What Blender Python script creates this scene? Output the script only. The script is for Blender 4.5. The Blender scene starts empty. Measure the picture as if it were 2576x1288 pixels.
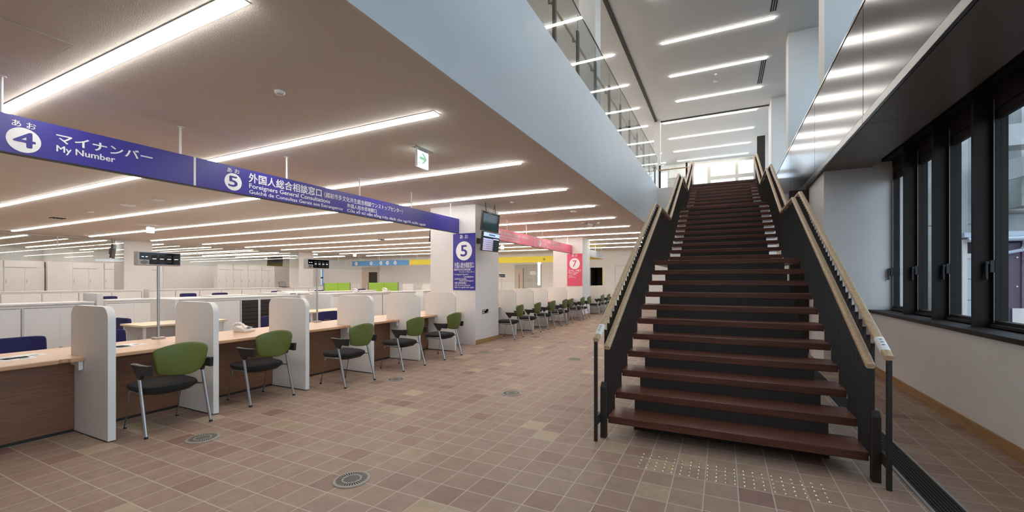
import bpy, bmesh, math, random
from mathutils import Vector, Matrix
random.seed(7)
PI = math.pi
SC = bpy.context.scene
COL = SC.collection
# ------------------------------------------------------------------ camera, world, exposure
cam_data = bpy.data.cameras.new('camera')
cam = bpy.data.objects.new('camera', cam_data)
COL.objects.link(cam)
cam_data.sensor_fit = 'HORIZONTAL'
cam_data.sensor_width = 36.0
cam_data.lens = 1040.0 / 2576.0 * 36.0
cam_data.shift_x = -44.0 / 2576.0
cam_data.shift_y = 62.0 / 2576.0
cam_data.clip_start = 0.05
cam_data.clip_end = 500
cam.location = (0, 0, 1.42)
cam.rotation_euler = (PI / 2, 0, 0.4375)
SC.camera = cam
SC.view_settings.view_transform = 'Standard'
SC.view_settings.look = 'None'
SC.view_settings.gamma = 1.0
SC.view_settings.exposure = 0.6
SC.view_settings.use_curve_mapping = False
SC.cycles.use_denoising = True
SC.cycles.max_bounces = 8
SC.cycles.diffuse_bounces = 4
SC.cycles.glossy_bounces = 4
SC.cycles.transmission_bounces = 4
SC.cycles.transparent_max_bounces = 16
SC.cycles.caustics_reflective = False
SC.cycles.caustics_refractive = False
SC.cycles.sample_clamp_indirect = 4.0
world = bpy.data.worlds.new('world')
SC.world = world
world.use_nodes = True
wn = world.node_tree
bg = wn.nodes['Background']
bg.inputs['Color'].default_value = (0.66, 0.83, 1.0, 1)
bg.inputs['Strength'].default_value = 2.2
LAMP = 14.5                       # radiance of the ceiling light diffusers
LAMP_COL = (1.0, 0.965, 0.92)

# ------------------------------------------------------------------ materials
def lin(r, g, b):
    f = lambda c: (c / 255) / 12.92 if c <= 10 else (((c / 255) + 0.055) / 1.055) ** 2.4
    return (f(r), f(g), f(b), 1)

MATS = {}
def mat(name, col, rough=0.5, metal=0.0, spec=0.5, noise=0.0, nscale=30.0, bump=0.0, bscale=80.0, coat=0.0, stretch=None):
    m = bpy.data.materials.new(name); m.use_nodes = True
    nt = m.node_tree; b = nt.nodes['Principled BSDF']
    b.inputs['Base Color'].default_value = col
    b.inputs['Roughness'].default_value = rough
    b.inputs['Metallic'].default_value = metal
    b.inputs['Specular IOR Level'].default_value = spec
    if coat: b.inputs['Coat Weight'].default_value = coat
    tc = nt.nodes.new('ShaderNodeTexCoord')
    src = tc.outputs['Object']
    if stretch:
        mp = nt.nodes.new('ShaderNodeMapping'); mp.inputs['Scale'].default_value = stretch
        nt.links.new(src, mp.inputs['Vector']); src = mp.outputs['Vector']
    if noise:
        n = nt.nodes.new('ShaderNodeTexNoise'); n.inputs['Scale'].default_value = nscale
        n.inputs['Detail'].default_value = 4
        nt.links.new(src, n.inputs['Vector'])
        mr = nt.nodes.new('ShaderNodeMapRange')
        mr.inputs['From Min'].default_value = 0.25; mr.inputs['From Max'].default_value = 0.75
        mr.inputs['To Min'].default_value = 1 - noise; mr.inputs['To Max'].default_value = 1 + noise
        nt.links.new(n.outputs['Fac'], mr.inputs['Value'])
        mx = nt.nodes.new('ShaderNodeVectorMath'); mx.operation = 'SCALE'
        mx.inputs[0].default_value = col[:3]
        nt.links.new(mr.outputs['Result'], mx.inputs['Scale'])
        nt.links.new(mx.outputs['Vector'], b.inputs['Base Color'])
    if bump:
        n = nt.nodes.new('ShaderNodeTexNoise'); n.inputs['Scale'].default_value = bscale
        n.inputs['Detail'].default_value = 3
        nt.links.new(src, n.inputs['Vector'])
        bp = nt.nodes.new('ShaderNodeBump'); bp.inputs['Strength'].default_value = bump
        bp.inputs['Distance'].default_value = 0.01
        nt.links.new(n.outputs['Fac'], bp.inputs['Height'])
        nt.links.new(bp.outputs['Normal'], b.inputs['Normal'])
    MATS[name] = m
    return m

def emit(name, col, s):
    m = bpy.data.materials.new(name); m.use_nodes = True
    nt = m.node_tree; b = nt.nodes['Principled BSDF']
    b.inputs['Base Color'].default_value = (0.8, 0.8, 0.8, 1)
    b.inputs['Emission Color'].default_value = (*col[:3], 1)
    b.inputs['Emission Strength'].default_value = s
    return m

def glass(name, tint=(0.96, 0.98, 0.97), refl=1.0, ior=1.5):
    m = bpy.data.materials.new(name); m.use_nodes = True
    nt = m.node_tree; nt.nodes.clear()
    out = nt.nodes.new('ShaderNodeOutputMaterial')
    tr = nt.nodes.new('ShaderNodeBsdfTransparent'); tr.inputs['Color'].default_value = (*tint, 1)
    gl = nt.nodes.new('ShaderNodeBsdfGlossy'); gl.inputs['Roughness'].default_value = 0.0
    lw = nt.nodes.new('ShaderNodeLayerWeight'); lw.inputs['Blend'].default_value = 0.5
    pw = nt.nodes.new('ShaderNodeMath'); pw.operation = 'POWER'; pw.inputs[1].default_value = 5.0
    mu = nt.nodes.new('ShaderNodeMath'); mu.operation = 'MULTIPLY_ADD'; mu.inputs[1].default_value = 0.95 * refl; mu.inputs[2].default_value = 0.04 * refl
    mu.use_clamp = True
    mx = nt.nodes.new('ShaderNodeMixShader')
    nt.links.new(lw.outputs['Facing'], pw.inputs[0]); nt.links.new(pw.outputs[0], mu.inputs[0]); nt.links.new(mu.outputs[0], mx.inputs['Fac'])
    nt.links.new(tr.outputs[0], mx.inputs[1]); nt.links.new(gl.outputs[0], mx.inputs[2])
    nt.links.new(mx.outputs[0], out.inputs['Surface'])
    return m

def tile_material():
    m = bpy.data.materials.new('terracotta_tiles'); m.use_nodes = True
    nt = m.node_tree; N = nt.nodes; L = nt.links; b = N['Principled BSDF']
    tc = N.new('ShaderNodeTexCoord')
    mp = N.new('ShaderNodeMapping'); mp.inputs['Location'].default_value = (0.947 / 0.208, -2.561 / 0.208, 0)
    mp.inputs['Scale'].default_value = (1 / 0.208, 1 / 0.208, 0)
    L.new(tc.outputs['Object'], mp.inputs['Vector'])
    fl = N.new('ShaderNodeVectorMath'); fl.operation = 'FLOOR'; L.new(mp.outputs[0], fl.inputs[0])
    fr = N.new('ShaderNodeVectorMath'); fr.operation = 'FRACTION'; L.new(mp.outputs[0], fr.inputs[0])
    wnz = N.new('ShaderNodeTexWhiteNoise'); wnz.noise_dimensions = '3D'; L.new(fl.outputs[0], wnz.inputs['Vector'])
    sp = N.new('ShaderNodeSeparateXYZ'); L.new(fr.outputs[0], sp.inputs[0])
    def edge(sock):
        a = N.new('ShaderNodeMath'); a.operation = 'SUBTRACT'; a.inputs[1].default_value = 0.5; L.new(sock, a.inputs[0])
        c = N.new('ShaderNodeMath'); c.operation = 'ABSOLUTE'; L.new(a.outputs[0], c.inputs[0]); return c.outputs[0]
    mxm = N.new('ShaderNodeMath'); mxm.operation = 'MAXIMUM'
    L.new(edge(sp.outputs[0]), mxm.inputs[0]); L.new(edge(sp.outputs[1]), mxm.inputs[1])
    grout = N.new('ShaderNodeMapRange'); grout.inputs['From Min'].default_value = 0.479; grout.inputs['From Max'].default_value = 0.486
    L.new(mxm.outputs[0], grout.inputs['Value'])
    ramp = N.new('ShaderNodeValToRGB'); ramp.color_ramp.interpolation = 'LINEAR'
    cr = ramp.color_ramp
    stops = [(0.0, lin(138, 106, 94)), (0.08, lin(158, 128, 112)), (0.3, lin(163, 138, 120)), (0.6, lin(160, 133, 118)),
             (0.82, lin(162, 140, 119)), (0.9, lin(152, 120, 108)), (0.96, lin(176, 154, 128)), (1.0, lin(186, 168, 138))]
    cr.elements[0].position, cr.elements[0].color = stops[0]
    cr.elements[1].position, cr.elements[1].color = stops[-1]
    for p, c in stops[1:-1]:
        e = cr.elements.new(p); e.color = c
    L.new(wnz.outputs['Value'], ramp.inputs['Fac'])
    nz = N.new('ShaderNodeTexNoise'); nz.inputs['Scale'].default_value = 9; nz.inputs['Detail'].default_value = 6
    nz.inputs['Roughness'].default_value = 0.65; L.new(tc.outputs['Object'], nz.inputs['Vector'])
    mr = N.new('ShaderNodeMapRange'); mr.inputs['To Min'].default_value = 0.88; mr.inputs['To Max'].default_value = 1.12
    mr.inputs['From Min'].default_value = 0.3; mr.inputs['From Max'].default_value = 0.7
    L.new(nz.outputs['Fac'], mr.inputs['Value'])
    sc = N.new('ShaderNodeVectorMath'); sc.operation = 'SCALE'; L.new(ramp.outputs['Color'], sc.inputs[0]); L.new(mr.outputs[0], sc.inputs['Scale'])
    mix = N.new('ShaderNodeMix'); mix.data_type = 'RGBA'
    L.new(grout.outputs[0], mix.inputs['Factor']); L.new(sc.outputs[0], mix.inputs['A']); mix.inputs['B'].default_value = lin(196, 184, 170)
    L.new(mix.outputs['Result'], b.inputs['Base Color'])
    b.inputs['Roughness'].default_value = 0.5
    b.inputs['Specular IOR Level'].default_value = 0.35
    inv = N.new('ShaderNodeMath'); inv.operation = 'SUBTRACT'; inv.inputs[0].default_value = 1.0; L.new(grout.outputs[0], inv.inputs[1])
    bp = N.new('ShaderNodeBump'); bp.inputs['Strength'].default_value = 0.35; bp.inputs['Distance'].default_value = 0.003
    L.new(inv.outputs[0], bp.inputs['Height']); L.new(bp.outputs[0], b.inputs['Normal'])
    return m

def wood(name, c1, c2, axis='y', scale=1.0, rough=0.4):
    m = bpy.data.materials.new(name); m.use_nodes = True
    nt = m.node_tree; N = nt.nodes; L = nt.links; b = N['Principled BSDF']
    tc = N.new('ShaderNodeTexCoord'); mp = N.new('ShaderNodeMapping')
    s = {'x': (1.2, 22, 22), 'y': (22, 1.2, 22), 'z': (22, 22, 1.2)}[axis]
    mp.inputs['Scale'].default_value = tuple(v * scale for v in s)
    L.new(tc.outputs['Object'], mp.inputs['Vector'])
    n = N.new('ShaderNodeTexNoise'); n.inputs['Scale'].default_value = 2.2; n.inputs['Detail'].default_value = 5
    n.inputs['Distortion'].default_value = 0.6
    L.new(mp.outputs[0], n.inputs['Vector'])
    r = N.new('ShaderNodeValToRGB'); r.color_ramp.elements[0].position = 0.3; r.color_ramp.elements[1].position = 0.72
    r.color_ramp.elements[0].color = c1; r.color_ramp.elements[1].color = c2
    L.new(n.outputs['Fac'], r.inputs['Fac']); L.new(r.outputs['Color'], b.inputs['Base Color'])
    b.inputs['Roughness'].default_value = rough
    return m

M_tile = tile_material()
M_ceil = mat('rockwool_ceiling', lin(222, 216, 209), 0.9, noise=0.05, nscale=220, bump=0.25, bscale=160)
M_ceil_up = mat('upper_ceiling_board', lin(214, 210, 206), 0.9)
M_white = mat('white_wall_paint', lin(232, 229, 226), 0.7, noise=0.02, nscale=4)
M_fascia = mat('pale_fascia_panel', lin(222, 222, 222), 0.42, noise=0.02, nscale=3)
M_lam = mat('white_laminate', lin(236, 232, 226), 0.45)
M_cab = mat('white_steel_cabinet', lin(232, 231, 229), 0.4)
M_cabgap = mat('cabinet_shadow_gap', lin(150, 148, 146), 0.6)
M_counter = wood('counter_birch', lin(196, 150, 112), lin(220, 178, 140), 'y', 1.0, 0.35)
M_front = wood('counter_front_wood', lin(112, 75, 54), lin(136, 95, 68), 'y', 1.3, 0.45)
M_tread = wood('tread_hardwood', lin(74, 40, 30), lin(112, 66, 50), 'x', 1.0, 0.38)
M_rail = wood('handrail_ash', lin(176, 146, 112), lin(214, 188, 152), 'y', 1.6, 0.45)
M_base = wood('baseboard_oak', lin(150, 112, 66), lin(182, 142, 92), 'y', 1.0, 0.45)
M_desk = wood('desk_maple', lin(226, 208, 172), lin(238, 222, 190), 'y', 1.0, 0.4)
M_dark = mat('dark_steel_paint', lin(54, 49, 45), 0.55, spec=0.3, noise=0.04, nscale=10)
M_darker = mat('black_window_steel', lin(40, 36, 33), 0.6, spec=0.25)
M_soffit = mat('dark_soffit_panel', lin(112, 101, 93), 0.4, spec=0.3)
M_black = mat('black_plastic', lin(30, 29, 29), 0.5)
M_blackseat = mat('black_fabric', lin(34, 31, 30), 0.95, noise=0.2, nscale=300, bump=0.2, bscale=500)
M_green = mat('green_plastic', lin(96, 106, 44), 0.5, noise=0.03, nscale=60)
M_navy = mat('navy_fabric', lin(44, 42, 92), 0.9, noise=0.12, nscale=250)
M_chrome = mat('silver_tube', lin(190, 190, 192), 0.32, 0.85)
M_alu = mat('aluminium', lin(176, 172, 166), 0.4, 0.6)
M_brass = mat('brass_stud', lin(232, 222, 196), 0.25, 0.95)
M_blue = mat('sign_blue', lin(62, 56, 150), 0.35)
M_pink = mat('sign_pink', lin(226, 84, 116), 0.35)
M_yellow = mat('sign_yellow', lin(240, 222, 60), 0.45)
M_sky = mat('sign_sky_blue', lin(92, 158, 216), 0.45)
M_signgrey = mat('sign_grey_face', lin(196, 198, 200), 0.4)
M_paintw = mat('white_lettering', lin(246, 246, 246), 0.5)
M_rod = mat('white_rod', lin(232, 232, 232), 0.4)
M_paper = mat('paper', lin(240, 240, 236), 0.8)
M_print = mat('printed_ink', lin(96, 116, 108), 0.8)
M_red = mat('red_label', lin(196, 52, 48), 0.5)
M_lime = mat('lime_fabric', lin(152, 190, 74), 0.9, noise=0.05, nscale=200)
M_grey = mat('grey_plastic', lin(188, 184, 180), 0.5)
M_midgrey = mat('mid_grey', lin(128, 124, 122), 0.5)
M_drain = mat('cast_grey_metal', lin(166, 160, 150), 0.5, 0.0, noise=0.08, nscale=40)
M_slot = mat('slot_black', lin(20, 18, 17), 0.8)
M_screen = mat('dark_screen', lin(12, 12, 13), 0.05, spec=0.3)
M_digit = emit('led_digit', (0.72, 0.88, 1.0), 1.6)
M_lamp = emit('light_diffuser', LAMP_COL, LAMP)
M_exitw = emit('exit_sign_white', (0.86, 1.0, 0.96), 1.3)
M_exitg = emit('exit_sign_green', (0.06, 0.46, 0.2), 0.6)
M_tvblue = emit('tv_header_blue', (0.16, 0.34, 0.72), 0.8)
M_tvpurple = emit('tv_row_purple', (0.05, 0.03, 0.2), 0.7)
M_tvrow = emit('tv_row_blue', (0.07, 0.12, 0.45), 0.7)
M_tvtext = emit('tv_text', (0.5, 0.55, 0.8), 0.6)
M_glass = glass('clear_glass', (0.95, 0.98, 0.97), 1.0)
M_smoke = glass('smoke_screen_glass', (0.93, 0.96, 0.95), 1.6)
M_pane = glass('window_glass', (0.95, 0.95, 0.95), 0.8)
M_panehi = glass('clerestory_glass', (0.84, 0.95, 1.0), 0.8)
M_steel = mat('brushed_stainless', lin(84, 79, 78), 0.17, 1.0, noise=0.05, nscale=6, stretch=(60, 60, 0.8))
M_edge = mat('stainless_edge', lin(134, 131, 129), 0.3, 1.0)
M_conc = mat('weathered_concrete', lin(170, 172, 170), 0.9, noise=0.2, nscale=1.6, bump=0.4, bscale=14)
M_shed = mat('purple_corrugated_steel', lin(92, 72, 92), 0.5, noise=0.06, nscale=3)
M_shedw = mat('shed_white_plate', lin(214, 206, 200), 0.6)
M_hill = mat('wooded_hill', lin(112, 138, 122), 1.0, noise=0.35, nscale=0.6)
M_pipe = mat('pale_pipe', lin(178, 186, 196), 0.4)
M_yard = mat('yard_asphalt', lin(120, 118, 116), 0.9, noise=0.1, nscale=3)
M_doorw = mat('door_beige', lin(206, 190, 174), 0.5)

# ------------------------------------------------------------------ mesh builder
class MB:
    def __init__(s): s.v = []; s.f = []
    def add(s, vs, fs):
        n = len(s.v); s.v += [tuple(p) for p in vs]; s.f += [tuple(n + i for i in f) for f in fs]; return s
    def box(s, x0, x1, y0, y1, z0, z1):
        if x0 > x1: x0, x1 = x1, x0
        if y0 > y1: y0, y1 = y1, y0
        if z0 > z1: z0, z1 = z1, z0
        return s.add([(x0, y0, z0), (x1, y0, z0), (x1, y1, z0), (x0, y1, z0), (x0, y0, z1), (x1, y0, z1), (x1, y1, z1), (x0, y1, z1)],
                     [(0, 3, 2, 1), (4, 5, 6, 7), (0, 1, 5, 4), (1, 2, 6, 5), (2, 3, 7, 6), (3, 0, 4, 7)])
    def prism(s, poly, axis, a, b):
        n = len(poly)
        P = {'x': lambda p, t: (t, p[0], p[1]), 'y': lambda p, t: (p[0], t, p[1]), 'z': lambda p, t: (p[0], p[1], t)}[axis]
        vs = [P(p, a) for p in poly] + [P(p, b) for p in poly]
        fs = [tuple(range(n)), tuple(range(2 * n - 1, n - 1, -1))]
        fs += [(i, n + i, n + (i + 1) % n, (i + 1) % n) for i in range(n)]
        return s.add(vs, fs)
    def tube(s, pts, r, n=8, ry=None, cap=True, up=(0, 0, 1)):
        pts = [Vector(p) for p in pts]; ry = ry or r; rings = []
        for i, p in enumerate(pts):
            if i == 0: d = pts[1] - p
            elif i == len(pts) - 1: d = p - pts[i - 1]
            else: d = (p - pts[i - 1]).normalized() + (pts[i + 1] - p).normalized()
            d.normalize(); u = Vector(up)
            if abs(d.dot(u)) > 0.95: u = Vector((1, 0, 0))
            a = d.cross(u).normalized(); c = a.cross(d).normalized()
            k = 1.0
            if 0 < i < len(pts) - 1:
                k = 1 / max(0.35, math.cos((p - pts[i - 1]).angle(pts[i + 1] - p) / 2))
            rings.append([p + a * (r * math.cos(2 * PI * j / n)) + c * (ry * k * math.sin(2 * PI * j / n)) for j in range(n)])
        vs = [q for ring in rings for q in ring]; fs = []
        for i in range(len(rings) - 1):
            for j in range(n):
                fs.append((i * n + j, i * n + (j + 1) % n, (i + 1) * n + (j + 1) % n, (i + 1) * n + j))
        if cap:
            fs.append(tuple(range(n - 1, -1, -1))); fs.append(tuple(range((len(rings) - 1) * n, len(rings) * n)))
        return s.add(vs, fs)
    def lathe(s, prof, n=24, c=(0, 0, 0)):
        vs = []; fs = []
        for r, z in prof:
            for j in range(n):
                a = 2 * PI * j / n; vs.append((c[0] + r * math.cos(a), c[1] + r * math.sin(a), c[2] + z))
        for i in range(len(prof) - 1):
            for j in range(n):
                fs.append((i * n + j, i * n + (j + 1) % n, (i + 1) * n + (j + 1) % n, (i + 1) * n + j))
        fs.append(tuple(range(n - 1, -1, -1))); fs.append(tuple(range((len(prof) - 1) * n, len(prof) * n)))
        return s.add(vs, fs)
    def grid(s, fn, nu, nv):
        vs = [fn(i / nu, j / nv) for j in range(nv + 1) for i in range(nu + 1)]
        fs = [(j * (nu + 1) + i, j * (nu + 1) + i + 1, (j + 1) * (nu + 1) + i + 1, (j + 1) * (nu + 1) + i) for j in range(nv) for i in range(nu)]
        return s.add(vs, fs)
    def move(s, dx, dy, dz):
        s.v = [(x + dx, y + dy, z + dz) for x, y, z in s.v]; return s
    def build(s, name, m, parent=None, bevel=0.0, smooth=False, solid=0.0, sub=0, segs=2, fixn=False):
        me = bpy.data.meshes.new(name); me.from_pydata(s.v, [], s.f); me.validate()
        if fixn or True:
            bm = bmesh.new(); bm.from_mesh(me); bmesh.ops.recalc_face_normals(bm, faces=bm.faces); bm.to_mesh(me); bm.free()
        me.materials.append(m)
        o = bpy.data.objects.new(name, me); COL.objects.link(o)
        if parent is not None: o.parent = parent
        if solid:
            md = o.modifiers.new('solid', 'SOLIDIFY'); md.thickness = solid; md.offset = 0
        if bevel:
            md = o.modifiers.new('bevel', 'BEVEL'); md.width = bevel; md.segments = segs; md.limit_method = 'ANGLE'; md.angle_limit = 0.6
            md.harden_normals = False
        if sub:
            md = o.modifiers.new('sub', 'SUBSURF'); md.levels = sub; md.render_levels = sub
        if smooth or sub:
            me.polygons.foreach_set('use_smooth', [True] * len(me.polygons))
            if not sub: me.set_sharp_from_angle(angle=0.7)
        return o

def tag(o, label, cat, group=None):
    o['label'] = label; o['category'] = cat
    if group: o['group'] = group
    return o
def thing(name, label, cat, loc=(0, 0, 0), rz=0.0, group=None):
    o = bpy.data.objects.new(name, None); COL.objects.link(o); o.empty_display_size = 0.1
    o.location = loc; o.rotation_euler = (0, 0, rz)
    return tag(o, label, cat, group)
def struct(o):
    o['kind'] = 'structure'; return o
def box(name, m, b, parent=None, bevel=0.0):
    return MB().box(*b).build(name, m, parent, bevel)
def copy_tree(o, parent=None):
    c = o.copy(); COL.objects.link(c)
    if parent is not None: c.parent = parent
    for ch in list(o.children): copy_tree(ch, c)
    return c
def dup(o, loc, label, rz=None, group=None):
    c = copy_tree(o); c.location = loc; c['label'] = label
    if rz is not None: c.rotation_euler = (0, 0, rz)
    if group: c['group'] = group
    return c
ORD = ['first', 'second', 'third', 'fourth', 'fifth', 'sixth', 'seventh', 'eighth', 'ninth', 'tenth', 'eleventh', 'twelfth']

def text(parent, s, org, face, w, h, m, bold=0.0, name='lettering', center=False):
    """flat lettering: lower edge corner at ORG, reading direction set by FACE ('+x' faces +x and reads along +y, '-y' faces -y and reads along +x)"""
    cu = bpy.data.curves.new('t', 'FONT'); cu.body = s; cu.size = 1.0; cu.resolution_u = 3
    t = bpy.data.objects.new('t', cu); COL.objects.link(t)
    dg = bpy.context.evaluated_depsgraph_get(); dg.update()
    me = bpy.data.meshes.new_from_object(t.evaluated_get(dg))
    bpy.data.objects.remove(t); bpy.data.curves.remove(cu)
    xs = [v.co.x for v in me.vertices]; ys = [v.co.y for v in me.vertices]
    if not xs: return None
    x0, x1, y0, y1 = min(xs), max(xs), min(ys), max(ys)
    sx = w / (x1 - x0) if w else h / (y1 - y0)
    sy = h / (y1 - y0) if h else sx
    cx = -w / 2 if center else 0
    base = [((v.co.x - x0) * sx + cx, (v.co.y - y0) * sy) for v in me.vertices]
    polys = [tuple(q.vertices) for q in me.polygons]
    bpy.data.meshes.remove(me)
    vs, fs = [], []
    kx, ky = bold * 0.9 * sx, bold * 0.7 * sy
    for dx, dy in ([(0, 0)] if not bold else [(-1, 0), (1, 0), (0, 1), (0, -1), (0, 0)]):
        n0 = len(vs)
        for a, b in base:
            a += dx * kx; b += dy * ky
            st_ = 0.0004 * (n0 // max(1, len(base)))
            vs.append((org[0] + st_, org[1] + a, org[2] + b) if face == '+x' else (org[0] + a, org[1] - st_, org[2] + b))
        fs += [tuple(n0 + i for i in q) for q in polys]
    me = bpy.data.meshes.new(name); me.from_pydata(vs, [], fs)
    me.name = name; me.materials.clear(); me.materials.append(m)
    for p in me.polygons: p.material_index = 0
    o = bpy.data.objects.new(name, me); COL.objects.link(o); o.parent = parent
    return o
def disc(parent, c, face, ry, rz, m, name='number_disc', n=40):
    mb = MB(); pts = [(ry * math.cos(2 * PI * i / n), rz * math.sin(2 * PI * i / n)) for i in range(n)]
    if face == '+x': mb.prism([(c[1] + p[0], c[2] + p[1]) for p in pts], 'x', c[0] - 0.002, c[0])
    else: mb.prism([(c[0] + p[0], c[2] + p[1]) for p in pts], 'y', c[1], c[1] + 0.002)
    return mb.build(name, m, parent)

# ------------------------------------------------------------------ the setting
ZL, ZU, ZF = 3.11, 7.55, 4.65      # lower ceiling, upper ceiling, upper floor level
YE = 23.0                          # end wall
fl = struct(box('floor', M_tile, (-34, 2.2, -5, YE, -0.2, 0)))
o = struct(box('ceiling_lower', M_ceil, (-34, -2.07, -5, YE, ZL, ZF - 0.02)))
o = struct(box('ceiling_upper', M_ceil_up, (-9, 3.4, -5, YE, ZU, ZU + 0.2)))
# pale fascia: skin on the slab edge, turning the corner toward the stair
struct(box('trim_1', M_fascia, (-2.07, -2.05, -5, 15.0, ZL - 0.004, ZF)))
o = struct(box('trim_2', M_white, (-2.07, -1.06, 15.0, 15.16, ZL, ZF)))
o = struct(box('floor_upper', M_white, (-2.05, 4.2, 15.16, YE, ZF - 0.5, ZF)))
struct(box('wall_end', M_white, (-34, -6.93, YE, YE + 0.2, 0, ZL)))
struct(MB().box(-6.93, -6.18, YE, YE + 0.2, 0, 0.79).box(-6.93, -6.18, YE, YE + 0.2, 2.17, ZL).box(-6.18, 4.2, YE, YE + 0.2, 0, ZF).build('wall_end', M_white))
struct(box('wall_left', M_white, (-34.2, -34, -5, YE, 0, ZL)))
struct(box('wall_back', M_white, (-34, 4.2, -5.2, -5, 0, ZU)))
struct(box('wall_left_upper', M_white, (-9.2, -9, -5, YE, ZF, ZU)))
# upper end wall with its glazed openings (centre bay open to the sky)
mb = MB().box(-9, -3.35, YE, YE + 0.2, ZF, ZU).box(-2.6, -1.42, YE, YE + 0.2, ZF, ZU).box(1.42, 4.2, YE, YE + 0.2, ZF, ZU)
mb.box(-3.35, -2.6, YE, YE + 0.2, 7.38, ZU).box(-1.42, 1.42, YE, YE + 0.2, 7.47, ZU)
struct(mb.build('wall_end_upper', M_white))
# right wall: low wall, deep sill, wall facing the camera at the far end of the window bay
struct(box('wall_right', M_white, (2.12, 2.6, -5, 8.3, 0, 0.915)))
struct(MB().box(1.52, 2.75, 8.3, 8.5, 0, 3.4).box(1.52, 1.72, 8.5, 15.0, 0, 3.4).build('wall_right', M_white))
struct(box('wall_right', M_dark, (1.2, 1.52, 9.6, 9.75, 0, 3.2)))
struct(box('baseboard_right', M_base, (2.1, 2.12, -5, 8.3, 0, 0.108)))
ZSILL = 0.957
struct(box('trim_3', M_darker, (2.1, 2.62, -5, 8.3, 0.915, ZSILL)))
struct(box('wall_right_head', M_darker, (2.28, 2.75, -5, 8.3, 3.30, 3.75)))
struct(MB().box(2.14, 2.30, -5, 8.3, 3.34, 3.6).build('trim_4', M_soffit))
# bridge deck with dark soffit panels (panel joints every 1.9 m)
dk = MB()
y = -5.0
for y1 in (-1.2, 1.28, 3.6, 5.96, 8.3):
    dk.box(1.50, 2.14, y + 0.004, y1 - 0.004, 3.232, 3.6); y = y1
struct(dk.build('ceiling_soffit', M_soffit))
struct(box('floor_bridge', M_dark, (1.52, 3.3, -5, 15.0, 3.6, ZF - 0.02)))
# far wall of the bridge with tall daylight glazing between white fins
for i, y in enumerate((-4.05, -0.05, 3.97, 7.97, 11.98, 16.0, 20.0)):
    struct(box('wall_fin', M_white, (1.47, 3.2, y, y + 0.44 if y < 15 else y + 0.9, ZF, ZU)))
struct(MB().box(3.2, 3.35, -5, YE, ZF, ZF + 0.35).box(3.2, 3.35, -5, YE, ZU - 0.3, ZU).build('wall_right_upper', M_white))
for i, y in enumerate((-4.05, -0.05, 3.97, 7.97, 11.98, 16.0)):
    w = struct(MB().box(3.24, 3.3, y + 0.5, y + 0.56, ZF + 0.35, ZU - 0.3).box(3.24, 3.3, y + 3.9, y + 3.96, ZF + 0.35, ZU - 0.3)
               .box(3.24, 3.3, y + 2.2, y + 2.26, ZF + 0.35, ZU - 0.3).build('window_%d' % (10 + i), M_alu))
    box('pane', M_panehi, (3.265, 3.275, y + 0.56, y + 3.9, ZF + 0.35, ZU - 0.3), w)
struct(box('wall_right_upper', M_dark, (1.2, 1.47, 18.2, 18.4, ZF, 7.0)))
# beam line across the upper ceiling and dark track along the void edge
struct(box('beam_1', M_dark, (-2.3, 1.47, 16.55, 16.62, ZU - 0.03, ZU)))
struct(box('trim_5', M_dark, (-2.36, -2.28, -5, 16.6, ZU - 0.05, ZU)))
struct(box('pillar', M_white, (-2.40, -2.17, 16.4, 16.63, ZF, ZU)))
p_ = struct(box('pillar', M_white, (-2.64, -2.30, 8.0, 8.4, ZF, ZU)))
box('downpipe', M_rod, (-2.72, -2.67, 8.3, 8.36, ZF, ZU), p_)
# lower pillars
def pillar(x0, x1, y0, y1, base=True):
    p = struct(box('pillar', M_white, (x0, x1, y0, y1, 0, ZL)))
    MB().box(x1, x1 + 0.012, y0 + 0.02, y1, 0, 0.1).build('baseboard', M_base, p)
    return p
PIL5 = pillar(-6.18, -4.95, 7.76, 8.8)
PIL7 = pillar(-6.18, -4.95, 15.45, 16.42)
for y in (0.4, 8.5, 16.4): pillar(-23.62, -22.75, y, y + 0.95)
box('access_hatch', M_white, (-4.951, -4.945, 8.05, 8.31, 0.15, 0.76), PIL5)

# end window frames (upper)
def end_window(n, x0, x1, z0, z1, xs, zs):
    mb = MB(); t = 0.06
    mb.box(x0, x0 + t, YE - 0.02, YE + 0.1, z0, z1).box(x1 - t, x1, YE - 0.02, YE + 0.1, z0, z1)
    mb.box(x0 + t, x1 - t, YE - 0.02, YE + 0.1, z1 - 0.09, z1).box(x0 + t, x1 - t, YE - 0.02, YE + 0.1, z0, z0 + t)
    for a in xs: mb.box(a[0], a[1], YE - 0.02, YE + 0.1, z0 + t, z1 - 0.09)
    for a in zs: mb.box(a[0], a[1], YE - 0.018, YE + 0.098, a[2], a[3])
    w = struct(mb.build('window_%d' % n, M_alu))
    box('pane', M_pane, (x0 + t, x1 - t, YE + 0.03, YE + 0.04, z0 + t, z1 - 0.09), w)
end_window(1, -1.42, 1.42, ZF, 7.47, [(-0.72, -0.56), (0.56, 0.70)], [(-0.56, 1.36, 6.55, 6.72), (-0.56, 0.56, 5.6, 5.72)])
end_window(2, -3.35, -2.6, ZF, 7.38, [], [(-3.29, -2.66, 7.2, 7.26)])

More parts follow.
